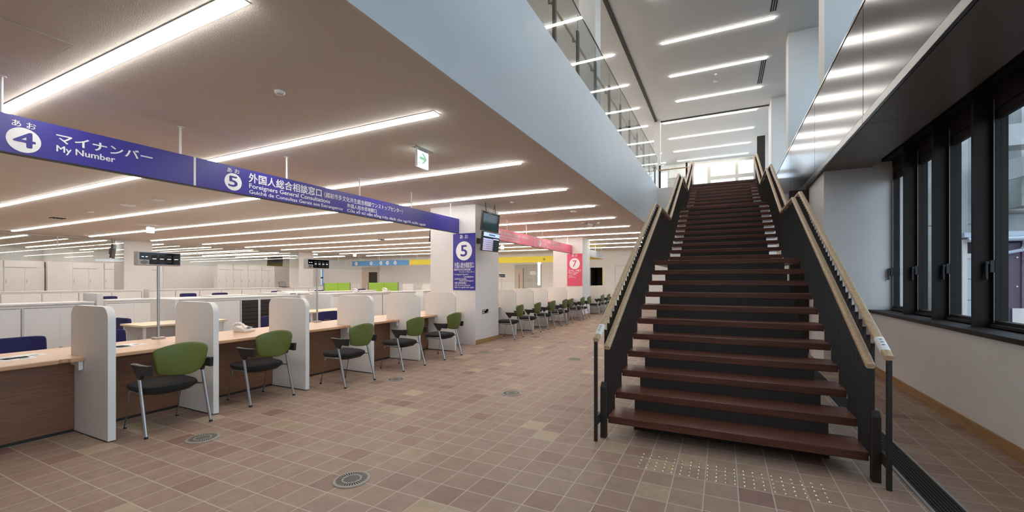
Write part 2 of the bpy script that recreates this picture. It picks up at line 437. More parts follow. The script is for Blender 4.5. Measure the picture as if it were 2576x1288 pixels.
# right window bay: deep dark fins, frames, panes, handles
K = 0.965
FY = [7.66 * K, 6.755 * K, 5.845 * K, 4.935 * K, 4.03 * K, 3.12 * K]
FX0, FX1, GX = 2.36 * K, 2.62 * K, 2.54 * K
ZS, ZH = 0.957, 3.30
ends = [8.3] + FY
for i in range(6):
    y1, y0 = ends[i], ends[i + 1]
    fr = MB(); t = 0.05
    a0, a1 = y0 + 0.048, y1
    fr.box(GX - 0.04, GX + 0.04, a0, a0 + t, ZS, ZH).box(GX - 0.04, GX + 0.04, a1 - t, a1, ZS, ZH)
    fr.box(GX - 0.04, GX + 0.04, a0 + t, a1 - t, ZS, ZS + 0.07).box(GX - 0.04, GX + 0.04, a0 + t, a1 - t, 3.10, ZH)
    fr.box(GX - 0.02, GX + 0.02, a0 + t, a1 - t, 3.0, 3.10)
    fr.box(FX0, FX1, y0, y0 + 0.048, ZS, ZH)
    w = struct(fr.build('window_%d' % (3 + i), M_darker))
    box('pane', M_pane, (GX - 0.005, GX + 0.005, a0 + t, a1 - t, ZS + 0.07, 3.0), w)
    h = MB().box(GX - 0.075, GX - 0.04, a1 - 0.048, a1 - 0.015, 1.50, 1.62).box(GX - 0.105, GX - 0.075, a1 - 0.044, a1 - 0.02, 1.58, 1.61).box(GX - 0.105, GX - 0.085, a1 - 0.044, a1 - 0.02, 1.43, 1.58)
    h.build('handle', M_black, w, 0.004)
    MB().box(GX - 0.085, GX - 0.04, a0 + 0.12, a1 - 0.08, ZS + 0.008, ZS + 0.038).box(GX - 0.08, GX - 0.045, a0 + 0.06, a0 + 0.12, ZS + 0.012, ZS + 0.028).build('opener', M_darker, w, 0.004)
    box('edge_trim', M_alu, (GX - 0.046, GX - 0.04, a1 - 0.045, a1 - 0.036, ZS + 0.05, 3.2), w)

# dark opening and doors in the end wall
r_ = struct(MB().box(-6.93, -6.18, YE + 0.2, YE + 1.6, 0.77, 0.79).box(-7.0, -6.93, YE + 0.2, YE + 1.6, 0.79, 2.2).box(-6.18, -6.1, YE + 0.2, YE + 1.6, 0.79, 2.2)
            .box(-6.93, -6.18, YE + 1.6, YE + 1.7, 0.79, 2.2).box(-6.93, -6.18, YE + 0.2, YE + 1.6, 2.17, 2.2).build('wall_recess', M_dark))
struct(MB().box(-6.19, -6.165, YE - 0.015, YE, 0.79, 2.18).build('trim_6', M_yellow))
d = struct(box('door_1', M_white, (-5.45, -4.55, YE - 0.02, YE, 0.0, 2.24)))
MB().box(-5.46, -5.45, YE - 0.022, YE, 0, 2.25).box(-5.45, -4.55, YE - 0.022, YE, 2.24, 2.25).build('door_gap', M_midgrey, d)
box('hinge', M_alu, (-5.475, -5.455, YE - 0.03, YE - 0.02, 0.9, 1.0), d)
rc = struct(box('wall_recess', M_grey, (-11.75, -9.95, YE - 0.03, YE, 0.0, 2.42)))
d = struct(box('door_2', M_doorw, (-11.68, -11.17, YE - 0.05, YE - 0.03, 0.0, 2.14)))
box('slot_window', M_midgrey, (-11.47, -11.41, YE - 0.055, YE - 0.05, 0.9, 1.85), d)
box('door_frame', M_midgrey, (-11.19, -11.15, YE - 0.06, YE - 0.03, 0.0, 2.17), d)
struct(box('window_20', emit('daylit_slot', (0.8, 0.9, 1.0), 2.0), (-10.18, -10.03, YE - 0.04, YE - 0.03, 1.15, 2.65)))
rc = struct(box('wall_recess', M_doorw, (-24.75, -23.05, YE - 0.03, YE, 0.0, 2.44)))
struct(box('door_3', M_dark, (-24.02, -23.2, YE - 0.05, YE - 0.03, 0.0, 2.05)))

# ------------------------------------------------------------------ bridge parapet in brushed stainless steel
t = thing('bridge_parapet', 'brushed stainless steel parapet running high along the bridge over the windows', 'parapet', (1.48, 0, 3.23))
segs = [(-3.0, -0.6), (-0.6, 2.6), (2.6, 5.96), (5.96, 8.75), (8.75, 11.6), (11.6, 14.9)]
for a, b in segs:
    box('steel_panel', M_steel, (-0.012, 0.012, a + 0.007, b - 0.007, 0.10, 1.38), t, 0.002)
    box('joint', M_black, (-0.004, 0.010, b - 0.008, b + 0.008, 0.0, 1.40), t)
    box('bottom_rail', M_edge, (-0.02, 0.012, a + 0.003, b - 0.003, 0.0, 0.09), t, 0.003)
    box('top_rail', M_edge, (-0.02, 0.03, a + 0.002, b - 0.002, 1.384, 1.425), t, 0.003)

# ------------------------------------------------------------------ lamps
def lamp(name, x0, x1, y, z, label, group, w=0.085):
    t = thing(name, label, 'ceiling light', ((x0 + x1) / 2, y, z), 0, group)
    h = (x1 - x0) / 2
    MB().box(-h - 0.012, h + 0.012, -w / 2 - 0.012, -w / 2, -0.006, -0.0005).box(-h - 0.012, h + 0.012, w / 2, w / 2 + 0.012, -0.006, -0.0005)\
        .box(-h - 0.012, -h, -w / 2, w / 2, -0.006, -0.0005).box(h, h + 0.012, -w / 2, w / 2, -0.006, -0.0005).build('trim_ring', M_rod, t)
    mb = MB(); mb.prism([(-w / 2, -0.001), (w / 2, -0.001), (w / 2, -0.018), (w * 0.36, -0.026), (-w * 0.36, -0.026), (-w / 2, -0.018)], 'x', -h, h)
    mb.build('diffuser', M_lamp, t)
    return t
rows = [1.505, 3.37, 5.27, 7.15, 9.02, 10.92, 12.8, 14.68, 16.56, 18.45, 20.6]
for i, y in enumerate(rows):
    lamp('ceiling_light', -21.75, -2.615, y, ZL, 'long light strip over the service counters, row %d from the camera' % (i + 1), 'light strips over the counters')
for i, y in enumerate([5.95, 8.12, 10.05, 12.0, 14.05, 15.9, 18.0, 20.1]):
    lamp('ceiling_light', -31.7, -23.9 if y in (15.9,) else -23.3, y, ZL, 'light strip of the rear office behind glass, row %d from near' % (i + 1), 'light strips of the rear office')
UY = [3.54, 5.4, 7.3, 9.22, 11.12, 13.02, 14.92, 16.8, 18.75, 20.7, 22.4]
for i, y in enumerate(UY):
    x0 = -1.43 if y < 16 else -2.1
    lamp('ceiling_light', x0, 1.09, y, ZU, 'light strip above the staircase, row %d toward the end window' % (i + 1), 'light strips above the staircase')
for i, y in enumerate(UY[2:]):
    lamp('ceiling_light', -7.5, -2.70, y, ZU, 'light strip behind the glass balustrade upstairs, row %d toward the end' % (i + 1), 'light strips behind the balustrade')

# ------------------------------------------------------------------ staircase
st = thing('staircase', 'wide straight staircase of dark red wood treads rising to the upper floor', 'staircase', (0, 3.74, 0))
S0 = 3.74
treads = [(3.74 + 0.292 * i, 0.18 + 0.155 * i) for i in range(11)]
treads += [(8.47 + 0.28 * j, 1.885 + 0.15 * j) for j in range(9)] + [(10.99, 3.235)]
treads += [(12.38 + 0.315 * j, 3.395 + 0.155 * j) for j in range(8)] + [(14.9, 4.648)]
nt_ = len(treads)
for i, (y, z) in enumerate(treads):
    last_y = treads[i + 1][0] if i + 1 < nt_ else 15.2
    dep = last_y - y + 0.04
    y0 = y - S0
    landing = dep > 0.6
    box('tread', M_tread, (-0.955, 0.955, y0, y0 + dep, z - 0.065, z), st, 0.004)
    if i + 1 < nt_:
        z2 = treads[i + 1][1]
        box('riser', M_dark, (-0.77, 0.77, y0 + dep - 0.035, y0 + dep - 0.015, z, z2 - 0.065), st)
box('riser', M_dark, (-0.77, 0.77, 0.255, 0.275, 0.0, 0.115), st)
# sloping steel carriages and landing beams under the treads
def carriage(pts, x0, x1, d):
    poly = [(p[0] - S0, p[1]) for p in pts] + [(p[0] - S0, p[1] - d) for p in reversed(pts)]
    MB().prism(poly, 'x', x0, x1).build('stringer', M_dark, st)
for x0, x1 in ((-0.66, -0.56), (0.56, 0.66)):
    carriage([(4.1, 0.13), (6.78, 1.55), (8.5, 1.64)], x0, x1, 0.18)
    carriage([(8.5, 1.66), (10.95, 2.97), (12.4, 3.15)], x0, x1, 0.2)
    carriage([(12.4, 3.16), (14.95, 4.42)], x0, x1, 0.2)
    MB().box(x0, x1, 4.15 - S0, 4.5 - S0, 0.0, 0.1).build('foot_block', M_darker, st)
# handrails (two per side) with balusters below the outer one
def sweep(path, x, hw, hh):
    """rounded-rectangle rail swept along a path in the yz plane"""
    n = len(path); prof = []
    for k in range(16):
        a = 2 * PI * k / 16
        c, s_ = math.cos(a), math.sin(a)
        prof.append((hw * math.copysign(abs(c) ** 0.6, c), hh * math.copysign(abs(s_) ** 0.6, s_)))
    vs = []
    for i, (y, z) in enumerate(path):
        d0 = Vector((path[i][0] - path[i - 1][0], path[i][1] - path[i - 1][1])).normalized() if i else None
        d1 = Vector((path[i + 1][0] - y, path[i + 1][1] - z)).normalized() if i < n - 1 else None
        if d0 is None: nn = Vector((-d1.y, d1.x)); k = 1
        elif d1 is None: nn = Vector((-d0.y, d0.x)); k = 1
        else:
            n0 = Vector((-d0.y, d0.x)); n1 = Vector((-d1.y, d1.x)); nn = (n0 + n1).normalized(); k = 1 / max(0.3, nn.dot(n0))
        for px, pn in prof: vs.append((x + px, y + nn.x * pn * k, z + nn.y * pn * k))
    m = 16; fs = []
    for i in range(n - 1):
        for j in range(m): fs.append((i * m + j, i * m + (j + 1) % m, (i + 1) * m + (j + 1) % m, (i + 1) * m + j))
    fs += [tuple(range(m)), tuple(range((n - 1) * m, n * m))]
    mb = MB(); mb.add(vs, fs); return mb
outer = [(3.50, 0.905), (6.98, 2.675), (8.25, 2.675), (10.98, 4.085), (12.62, 4.085), (15.5, 5.60), (15.75, 5.60)]
inner = [(3.55, 0.835), (6.98, 2.60), (8.30, 2.60), (11.0, 4.01), (12.66, 4.01), (15.5, 5.52)]
def zat(path, y):
    for (a, za), (b, zb) in zip(path, path[1:]):
        if a <= y <= b: return za + (zb - za) * (y - a) / (b - a)
    return path[-1][1]
def floor_under(y):
    z = 0.0
    for ty, tz in treads:
        if y >= ty: z = tz
    return z
for sgn in (-1, 1):
    po = [(y - S0, z) for y, z in outer]; pi_ = [(y - S0, z) for y, z in inner]
    hr = sweep(po, sgn * 1.0, 0.027, 0.02).build('handrail', M_rail, st, smooth=True)
    h2 = sweep(pi_, sgn * 0.915, 0.027, 0.02).build('handrail', M_rail, st, smooth=True)
    # paper label sleeve near the lower end of the outer rail
    a, b = 3.56, 3.70
    sl = sweep([(a - S0, zat(outer, a)), (b - S0, zat(outer, b))], sgn * 1.0, 0.0285, 0.0215).build('label_sleeve', M_paper, hr, smooth=True)
    mk = MB()
    for q in range(3):
        yy = a + 0.04 + q * 0.03; zz = zat(outer, yy) + 0.0262
        mk.box(sgn * 1.0 - 0.008, sgn * 1.0 + 0.008, yy - S0 - 0.006, yy - S0 + 0.006, zz, zz + 0.001)
    mk.build('raised_marks', M_black, hr)
    y = 3.72; k = 0
    while y < 15.4:
        zt = zat(outer, y) - 0.045; zb = floor_under(y)
        onland = zt - zb > 0.3
        x = sgn * 0.969
        zb2 = zb if y > 3.76 else 0.0
        if zb2 > 0: zb2 -= 0.05
        MB().box(x - 0.013, x + 0.013, y - S0 - 0.006, y - S0 + 0.006, zb2, zt).build('baluster', M_dark, hr)
        MB().tube([(x, y - S0, zt - 0.01), (sgn * 1.0, y - S0, zt + 0.035)], 0.005, 6).build('rail_pin', M_alu, hr) if y < 8.2 else None
        y += 0.0975 if y < 6.9 else (0.11 if y < 11 else 0.16); k += 1
    # end post, plate and brackets
    box('end_post', M_dark, (sgn * 1.02 - 0.014, sgn * 1.02 + 0.014, 3.555 - S0, 3.585 - S0, 0.0, 0.885), st, 0.002)
    MB().prism([(-0.08, 0), (-0.04, 0), (-0.04, 0.50), (-0.08, 0.46)], 'x', sgn * 0.955, sgn * 1.005).build('end_plate', M_dark, st, 0.002)
    box('post_link', M_dark, (sgn * 1.006, sgn * 1.034, -0.155, -0.04, 0.14, 0.22), st)
    for yb in (4.4, 5.5, 6.6, 7.4, 8.0, 8.9, 9.9, 10.7, 11.6, 12.3, 13.2, 14.2, 15.1):
        zi = zat(inner, yb)
        MB().tube([(sgn * 0.975, yb - S0, zi - 0.07), (sgn * 0.915, yb - S0, zi - 0.06), (sgn * 0.915, yb - S0, zi - 0.015)], 0.007, 6).build('rail_bracket', M_dark, h2)

# ------------------------------------------------------------------ glass balustrade of the upper floor
gb = thing('glass_balustrade', 'clear glass balustrade with black posts along the upper floor edge', 'balustrade', (-2.12, 0, ZF))
for k in range(-2, 15):
    y = k + 0.25 + 0.02 * k
    MB().prism([(-0.022, 0.0), (0.022, 0.0), (0.022, 0.78), (-0.022, 0.80)], 'y', y - 0.03, y + 0.03).build('post', M_black, gb, 0.003)
    box('post_rod', M_alu, (-0.006, 0.006, y - 0.006, y + 0.006, 0.80, 1.06), gb)
    box('glass_pane', M_glass, (0.028, 0.04, y - 0.505, y + 0.505, 0.02, 1.07), gb)
box('top_edge', M_edge, (0.024, 0.044, -2.5, 15.05, 1.07, 1.082), gb)
MB().tube([(-0.09, -2.5, 0.72), (-0.09, 14.9, 0.72)], 0.02, 10).build('handrail', M_rail, gb, smooth=True)
for k in range(-2, 15):
    y = k + 0.25 + 0.02 * k
    MB().tube([(-0.02, y, 0.64), (-0.085, y, 0.64), (-0.09, y, 0.705)], 0.008, 6).build('bracket', M_dark, gb)
g2 = thing('glass_balustrade', 'short glass balustrade return beside the head of the stairs', 'balustrade', (-1.55, 15.08, ZF))
box('glass_pane', M_glass, (-0.5, 0.5, -0.006, 0.006, 0.02, 1.0), g2)
for x in (-0.45, 0.43): box('post', M_black, (x - 0.03, x + 0.03, -0.05, -0.008, 0, 0.8), g2, 0.003)
MB().tube([(-0.5, -0.09, 0.62), (0.5, -0.09, 0.62)], 0.02, 10).build('handrail', M_rail, g2, smooth=True)
# small service counter upstairs beyond the balustrade
up = thing('wall_counter', 'grey counter unit with pale rails upstairs beside the end window', 'counter', (-2.0, 22.2, ZF))
box('carcass', M_grey, (-0.55, 0.55, 0, 0.6, 0, 2.0), up)
box('front_rail', M_rod, (-0.6, 0.6, -0.05, 0, 2.0, 2.06), up)
box('lower_rail', M_rod, (-0.6, 0.6, -0.05, 0, 1.45, 1.5), up)

# ------------------------------------------------------------------ floor fittings
def drain(label, x, y):
    t = thing('floor_outlet', label, 'floor outlet', (x, y, 0), 0, 'round floor outlets')
    MB().lathe([(0.125, 0.0), (0.124, 0.006), (0.118, 0.008)], 40).build('cover', M_drain, t, smooth=True)
    mb = MB()
    for k in range(36):
        a = 2 * PI * k / 36; c, s_ = math.cos(a), math.sin(a)
        q = [(0.068, -0.0035), (0.105, -0.0045), (0.105, 0.0045), (0.068, 0.0035)]
        mb.add([(u * c - v * s_, u * s_ + v * c, 0.0086) for u, v in q], [(0, 1, 2, 3)])
    for k in range(-3, 4):
        h = math.sqrt(max(0, 0.055 ** 2 - (k * 0.015) ** 2))
        mb.add([(k * 0.015 - 0.004, -h, 0.0086), (k * 0.015 + 0.004, -h, 0.0086), (k * 0.015 + 0.004, h, 0.0086), (k * 0.015 - 0.004, h, 0.0086)], [(0, 1, 2, 3)])
    mb.build('slot_pattern', M_slot, t)
for lab, x, y in (('round slotted floor outlet beside the first green chair', -4.24, 2.125), ('round slotted floor outlet alone in the open floor, largest of all', -2.396, 2.133),
                  ('round slotted floor outlet in front of the third green chair', -4.25, 4.56), ('round slotted floor outlet in mid floor between counter and stair foot', -2.407, 4.615),
                  ('round slotted floor outlet near the pillar with the blue 5 panel', -4.29, 7.05), ('round slotted floor outlet in the aisle just before the stair rail', -2.43, 7.1),
                  ('small far round floor outlet by the row of chairs under the pink sign', -4.3, 9.54)):
    drain(lab, x, y)
for i in range(21):
    for j in range(5):
        o = MB().lathe([(0.0115, 0.0), (0.0108, 0.003), (0.007, 0.0055), (0.0025, 0.0065)], 14, (0, 0, 0)).build('tactile_stud', M_brass, None, smooth=True) if i == j == 0 else stud0.copy()
        if i == j == 0: stud0 = o
        else: COL.objects.link(o)
        o.location = (-0.585 + i * 0.0603, 3.215 + j * 0.0615 + 0.0, 0)
        tag(o, 'small brass dome stud set in the warning grid before the stairs', 'tactile stud', 'brass tactile studs before the stairs')
t = thing('trench_grate', 'long dark slotted floor grate in pale metal edging beside the stairs', 'floor grate', (1.265, 0, 0))
MB().box(-0.105, -0.085, -1.0, 9.4, 0.0005, 0.006).box(0.085, 0.105, -1.0, 9.4, 0.0005, 0.006).build('frame', M_alu, t)
MB().box(-0.085, 0.085, -1.0, 9.4, 0.0003, 0.0012).build('channel', M_slot, t)
for k in range(8):
    x = -0.075 + k * 0.0212
    box('slat', M_dark, (x - 0.0045, x + 0.0045, -1.0, 9.4, 0.0012, 0.006), t)
for yy in (1.0, 2.9, 4.8, 6.7): box('cross_bar', M_dark, (-0.085, 0.085, yy - 0.004, yy + 0.004, 0.0012, 0.0064), t)

# ------------------------------------------------------------------ service counters
def counter(label, y0, y1, notches, legs):
    t = thing('service_counter', label, 'counter', (-5.3, y0, 0), 0, 'wooden service counters')
    L = y1 - y0
    out = [(-0.97, 0), (-0.97, L), (0.0, L)]
    for p in sorted(legs, reverse=True):
        n = p - 0.13; c = n - y0; r = 0.035; q = p - y0
        out += [(0.0, q + 0.056), (-0.312, q + 0.056), (-0.312, q - 0.002), (0.0, q - 0.002)]
        out += [(0.0, c + r + 0.012)] + [(-r * math.sin(a), c + r * math.cos(a)) for a in [PI * k / 8 for k in range(9)]] + [(0.0, c - r - 0.012)]
    out += [(0.0, 0)]
    MB().prism(out, 'z', 0.682, 0.72).build('worktop', M_counter, t, 0.009, segs=3)
    ed = [0.0] + [v for p in sorted(legs) for v in (p - y0 - 0.002, p - y0 + 0.056)] + [L]
    for a, b in zip(ed[::2], ed[1::2]):
        box('front_panel', M_front, (-0.245, -0.225, a, b, 0.03, 0.682), t)
        box('plinth', M_dark, (-0.25, -0.235, a, b, 0.0, 0.03), t)
    for yb in notches:
        b = yb - y0 + 0.095
        MB().box(-0.20, -0.03, b, b + 0.03, 0.64, 0.681).box(-0.06, -0.03, b, b + 0.03, 0.60, 0.64).build('bracket', M_lam, t, 0.003)
    return t
P1 = [1.71, 2.535, 3.60, 4.70, 5.78, 6.87]
P2 = [9.55, 10.64, 11.69, 13.42]
P3 = [17.45, 18.6, 19.6]
counter('long birch-topped service counter under the blue hanging sign', -0.4, 7.75, [p - 0.13 for p in P1], P1)
counter('birch-topped service counter under the pink hanging sign', 8.83, 15.43, [p - 0.13 for p in P2], P2)
counter('far birch-topped service counter beyond the pillar with the pink 7 panel', 16.45, 20.2, [p - 0.13 for p in P3], P3)
def partition(label, y):
    t = thing('booth_divider', label, 'counter divider', (-5.235, y, 0), 0, 'white rounded booth dividers')
    def outline(inset):
        a, b, h, r = -0.37 + inset, 0.37 - inset, 1.19 - inset, 0.11
        pts = [(a, 0.012), (b, 0.012)]
        pts += [(b - r + r * math.cos(q), h - r + r * math.sin(q)) for q in [PI / 2 * k / 8 for k in range(9)]]
        pts += [(a + r - r * math.sin(q), h - r + r * math.cos(q)) for q in [PI / 2 * k / 8 for k in range(9)]]
        return pts
    MB().prism(outline(0.0), 'y', 0.0, 0.054).build('panel', M_lam, t, 0.002)
    box('foot', M_black, (-0.35, 0.34, 0.008, 0.046, 0.0, 0.012), t)
    return t
for i, y in enumerate(P1):
    partition('white rounded divider at the blue-signed counter, %s from near' % ORD[i], y)
for i, y in enumerate(P2):
    partition('white rounded divider at the pink-signed counter, %s beyond the pillar' % ORD[i], y)
for i, y in enumerate(P3):
    partition('small far white booth divider past the pink 7 pillar, %s of that row' % ORD[i], y)

# ------------------------------------------------------------------ visitor chairs (seat faces -x, toward the counter)
def visitor_chair(label):
    t = thing('visitor_chair', label, 'chair', (0, 0, 0), 0, 'green-backed visitor chairs')
    # backrest shell
    def back(u, v):
        a = 2 * u - 1
        hw = 0.183 + 0.04 * v ** 0.8 - 0.012 * max(0, v - 0.85) / 0.15 - 0.012 * max(0, 0.12 - v) / 0.12
        zt = 0.838 - 0.048 * a * a - 0.012 * abs(a) ** 12; zb = 0.534 + 0.026 * a * a + 0.012 * abs(a) ** 10
        x = 0.325 - 0.065 * a * a + 0.02 * v - 0.05 * (0.5 - v) ** 2
        return (x, a * hw, zb + (zt - zb) * v)
    MB().grid(back, 24, 16).build('backrest', M_green, t, solid=0.016, smooth=True)
    # seat cushion and its under shell
    def ring(k, z, dx=0.0, m=36):
        pts = []
        for i in range(m):
            a = 2 * PI * i / m; c, s_ = math.cos(a), math.sin(a)
            ex = 0.55
            x = 0.235 * math.copysign(abs(c) ** ex, c); y = 0.238 * math.copysign(abs(s_) ** ex, s_)
            y *= 1 - 0.10 * max(0, x / 0.235) ** 2
            pts.append((-0.045 + x * k + dx, y * k, z + 0.02 * (-x * k / 0.235) * 0.3))
        return pts
    def shell(rings):
        mb = MB(); m = 36; vs = [p for r in rings for p in r]; fs = []
        for i in range(len(rings) - 1):
            for j in range(m): fs.append((i * m + j, i * m + (j + 1) % m, (i + 1) * m + (j + 1) % m, (i + 1) * m + j))
        fs += [tuple(range(m)), tuple(range((len(rings) - 1) * m, len(rings) * m))]
        return mb.add(vs, fs)
    seat = shell([ring(0.94, 0.385), ring(0.99, 0.395), ring(1.0, 0.41), ring(0.97, 0.43), ring(0.88, 0.441), ring(0.6, 0.447), ring(0.2, 0.448)]).build('seat', M_blackseat, t, smooth=True)
    shell([ring(0.55, 0.345), ring(0.8, 0.355), ring(0.93, 0.385)]).build('seat_shell', M_black, seat, smooth=True)
    for s in (-1, 1):
        rl = MB().tube([(0.252, s * 0.258, 0.012), (0.112, s * 0.25, 0.53)], 0.0125, 10, 0.015).build('rear_leg', M_chrome, t, smooth=True)
        MB().tube([(0.256, s * 0.258, 0.0), (0.251, s * 0.258, 0.018)], 0.0145, 10, 0.017).build('foot_cap', M_black, rl)
        fl_ = MB().tube([(-0.262, s * 0.208, 0.01), (-0.185, s * 0.208, 0.335), (-0.168, s * 0.208, 0.366), (-0.135, s * 0.210, 0.376), (0.0, s * 0.22, 0.374), (0.145, s * 0.25, 0.385)], 0.0115, 10).build('front_leg', M_chrome, t, smooth=True)
        MB().tube([(-0.264, s * 0.208, 0.0), (-0.261, s * 0.208, 0.015)], 0.0135, 10).build('foot_cap', M_black, fl_)
        arm = MB().prism([(0.005, 0.632), (0.02, 0.612), (0.10, 0.515), (0.135, 0.515), (0.158, 0.556), (0.185, 0.566), (0.292, 0.562), (0.300, 0.655), (0.25, 0.652), (0.18, 0.638), (0.09, 0.640), (0.03, 0.645)], 'y', s * 0.228, s * 0.262)
        a_ = arm.build('armrest', M_black, t, 0.006)
        def pad(u, v):
            return (0.0 + 0.27 * u, s * (0.222 + 0.052 * v * (1 - 0.35 * u)), 0.644 + 0.006 * math.sin(PI * v) - 0.006 * math.sin(PI * u))
        MB().grid(pad, 8, 4).build('arm_pad', M_black, a_, solid=0.012, smooth=True)
    return t
ch0 = visitor_chair('x')
spots = []
C1 = [(-4.68, 2.157), (-4.81, 3.14), (-4.50, 4.15), (-4.51, 5.26), (-4.50, 6.31)]
C2 = [(-4.54, 9.09), (-4.556, 10.21), (-4.578, 11.34), (-4.576, 12.37), (-4.58, 12.96), (-4.59, 14.25), (-4.59, 15.02)]
C3 = [(-4.63, 17.1), (-4.63, 18.15), (-4.63, 19.1)]
rzj = [0.0, 0.0, 0.02, 0.01, -0.01, 0.04, 0.0, 0.0, 0.02, 0.0, 0.0, 0.03, 0.0, 0.0, 0.0]
k = 0
for grp, txt in ((C1, 'green-backed chair with black seat in the %s booth under the blue sign'), (C2, 'green-backed black chair in the pink-signed row, %s beyond the blue 5 pillar'), (C3, 'small far green-backed chair past the pink 7 pillar, %s of that row')):
    for i, (x, y) in enumerate(grp):
        c = ch0 if k == 0 else copy_tree(ch0)
        c.location = (x - 0.252, y, 0); c.rotation_euler = (0, 0, rzj[k]); c['label'] = txt % ORD[i]; k += 1

# ------------------------------------------------------------------ things on the counter
def queue_display(label, x, y, rz=0.0, zc=0.72, hpole=0.88, flip=False):
    t = thing('queue_display', label, 'number display', (x, y, zc), rz, 'queue number displays on poles')
    b = MB().box(-0.045, 0.045, -0.055, 0.055, 0, 0.022).build('base', M_grey, t, 0.006)
    MB().tube([(0, 0, 0.022), (0, 0, hpole)], 0.014, 12).build('pole', M_chrome, t, smooth=True)
    z0 = hpole; z1 = hpole + 0.165
    box('housing', M_grey, (-0.06, 0.03, -0.21, 0.215, z0, z1), t, 0.008)
    MB().prism([(-0.19, z1 - 0.015), (0.205, z1 - 0.015), (0.205, z0 + 0.015), (-0.10, z0 + 0.015), (-0.10, z0 + 0.068), (-0.19, z0 + 0.068)], 'x', 0.030, 0.032).build('screen', M_screen, t)
    n = 24
    MB().prism([(-0.147 + 0.036 * math.cos(2 * PI * q / n), z0 + 0.036 + 0.022 * math.sin(2 * PI * q / n)) for q in range(n)], 'x', 0.03, 0.0315).build('speaker', M_midgrey, t)
    for q in range(4):
        yy = -0.052 + q * 0.072
        box('digit_dash', M_digit, (0.032, 0.033, yy - 0.018, yy + 0.018, z0 + 0.077, z0 + 0.0825), t)
        box('digit_window', M_dark, (0.032, 0.0323, yy - 0.026, yy + 0.026, z0 + 0.035, z0 + 0.125), t)
    for q in range(2):
        yy = -0.162 + q * 0.036
        box('digit_dash', M_digit, (0.032, 0.033, yy - 0.010, yy + 0.010, z0 + 0.099, z0 + 0.105), t)
    return t
queue_display('pole-mounted number display with dashes on the counter by the first divider', -6.165, 2.62)
queue_display('pole-mounted number display with dashes between the third and fourth dividers', -6.2, 4.80, hpole=0.90)
queue_display('tiny dark far number display on a thin pole behind the pink-signed dividers', -9.4, 17.0, -0.3, 0.0, 1.57)
queue_display('tiny far number display turned aside on a thin pole right of the beige door', -7.75, 17.0, 1.0, 0.0, 1.68)
box_t = None
for i, (x, y, rz) in enumerate([(-5.72, 1.36, 0.15), (-5.86, 1.46, 0.3), (-5.76, 2.05, 0.1), (-5.83, 2.2, 0.35)]):
    t = thing('paper_sheet', ['white paper form lying on the counter edge at the photo border', 'white paper form lying slightly behind another left of the first divider',
                              'white printed form on the counter just past the first divider', 'white printed form turned sideways near the first number display'][i], 'paper', (x, y, 0.7202), rz, 'paper forms on the counter')
    box('sheet', M_paper, (-0.105, 0.105, -0.148, 0.148, 0, 0.0012), t)
    mb = MB()
    for q in range(5):
        xx = -0.07 + q * 0.032; l = random.uniform(0.04, 0.09)
        mb.box(xx, xx + 0.006, -0.11, -0.11 + l * 1.6, 0.0012, 0.0015)
    mb.box(0.01, 0.05, 0.05, 0.11, 0.0012, 0.0015)
    mb.build('print_marks', M_print, t)
def phone(label, x, y, z, rz=0.0):
    t = thing('desk_phone', label, 'telephone', (x, y, z), rz, 'white desk telephones')
    MB().prism([(-0.10, 0), (0.10, 0), (0.10, 0.03), (-0.06, 0.075), (-0.10, 0.075)], 'y', -0.085, 0.085).build('body', M_lam, t, 0.008)
    def hs(u, v):
        return None
    MB().tube([(-0.10, -0.07, 0.085), (-0.06, -0.068, 0.115), (0.0, -0.066, 0.118), (0.05, -0.066, 0.10), (0.10, -0.066, 0.055)], 0.02, 10, 0.016).build('handset', M_lam, t, smooth=True)
    MB().box(-0.04, 0.08, -0.02, 0.07, 0, 0.004).move(0, 0, 0.058).build('keypad', M_midgrey, t)
phone('white telephone on the counter beside the third divider', -5.98, 3.50, 0.72, 0.2)
phone('white telephone on the low cabinets left of the lime screen', -9.95, 9.05, 1.06)
phone('white telephone on the low cabinets in front of the wider lime screen', -9.95, 10.25, 1.06)
phone('tiny white telephone on the cabinets just past the blue 5 pillar', -9.9, 15.2, 1.06)
phone('tiny white telephone on the cabinets beside the small far display', -9.9, 16.1, 1.06)

# ------------------------------------------------------------------ hanging signs
def sign(label, m, y0, y1, seps, name='hanging_sign', x=-5.38, back=None, rods=()):
    t = thing(name, label, 'sign', (0, 0, 0), 0, 'hanging counter signs')
    box('board', m, (x - 0.04, x + 0.02, y0, y1, 2.487, 2.803), t)
    box('bottom_strip', M_black, (x - 0.042, x + 0.022, y0, y1, 2.478, 2.487), t)
    for s in seps: box('joint_strip', M_rod, (x + 0.02, x + 0.0215, s - 0.011, s + 0.011, 2.487, 2.803), t)
    for r in rods:
        rd = MB().tube([(x - 0.02, r, 2.803), (x - 0.02, r, ZL)], 0.011, 10).build('rod', M_rod, t, smooth=True)
        MB().lathe([(0.03, 0), (0.03, 0.006)], 16, (x - 0.02, r, ZL - 0.006)).build('rose', M_rod, rd)
    return t
FX = -5.3585
sg = sign('blue hanging sign with white numbers 4 and 5 above the nearest counter', M_blue, -0.6, 7.73, [2.607], rods=(0.0, 1.245, 2.489, 3.715, 4.964, 6.214, 7.472))
disc(sg, (FX + 0.0015, 1.356, 2.608), '+x', 0.098, 0.104, M_paintw)
text(sg, '4', (FX + 0.003, 1.30, 2.552), '+x', 0.118, 0.125, M_blue, 0.02, 'numeral')
text(sg, 'あ お', (FX, 1.29, 2.715), '+x', 0.135, 0.052, M_paintw, 0.012)
text(sg, 'マイナンバー', (FX, 1.546, 2.648), '+x', 0.68, 0.085, M_paintw, 0.025)
text(sg, 'My Number', (FX, 1.546, 2.552), '+x', 0.39, 0.072, M_paintw, 0.022)
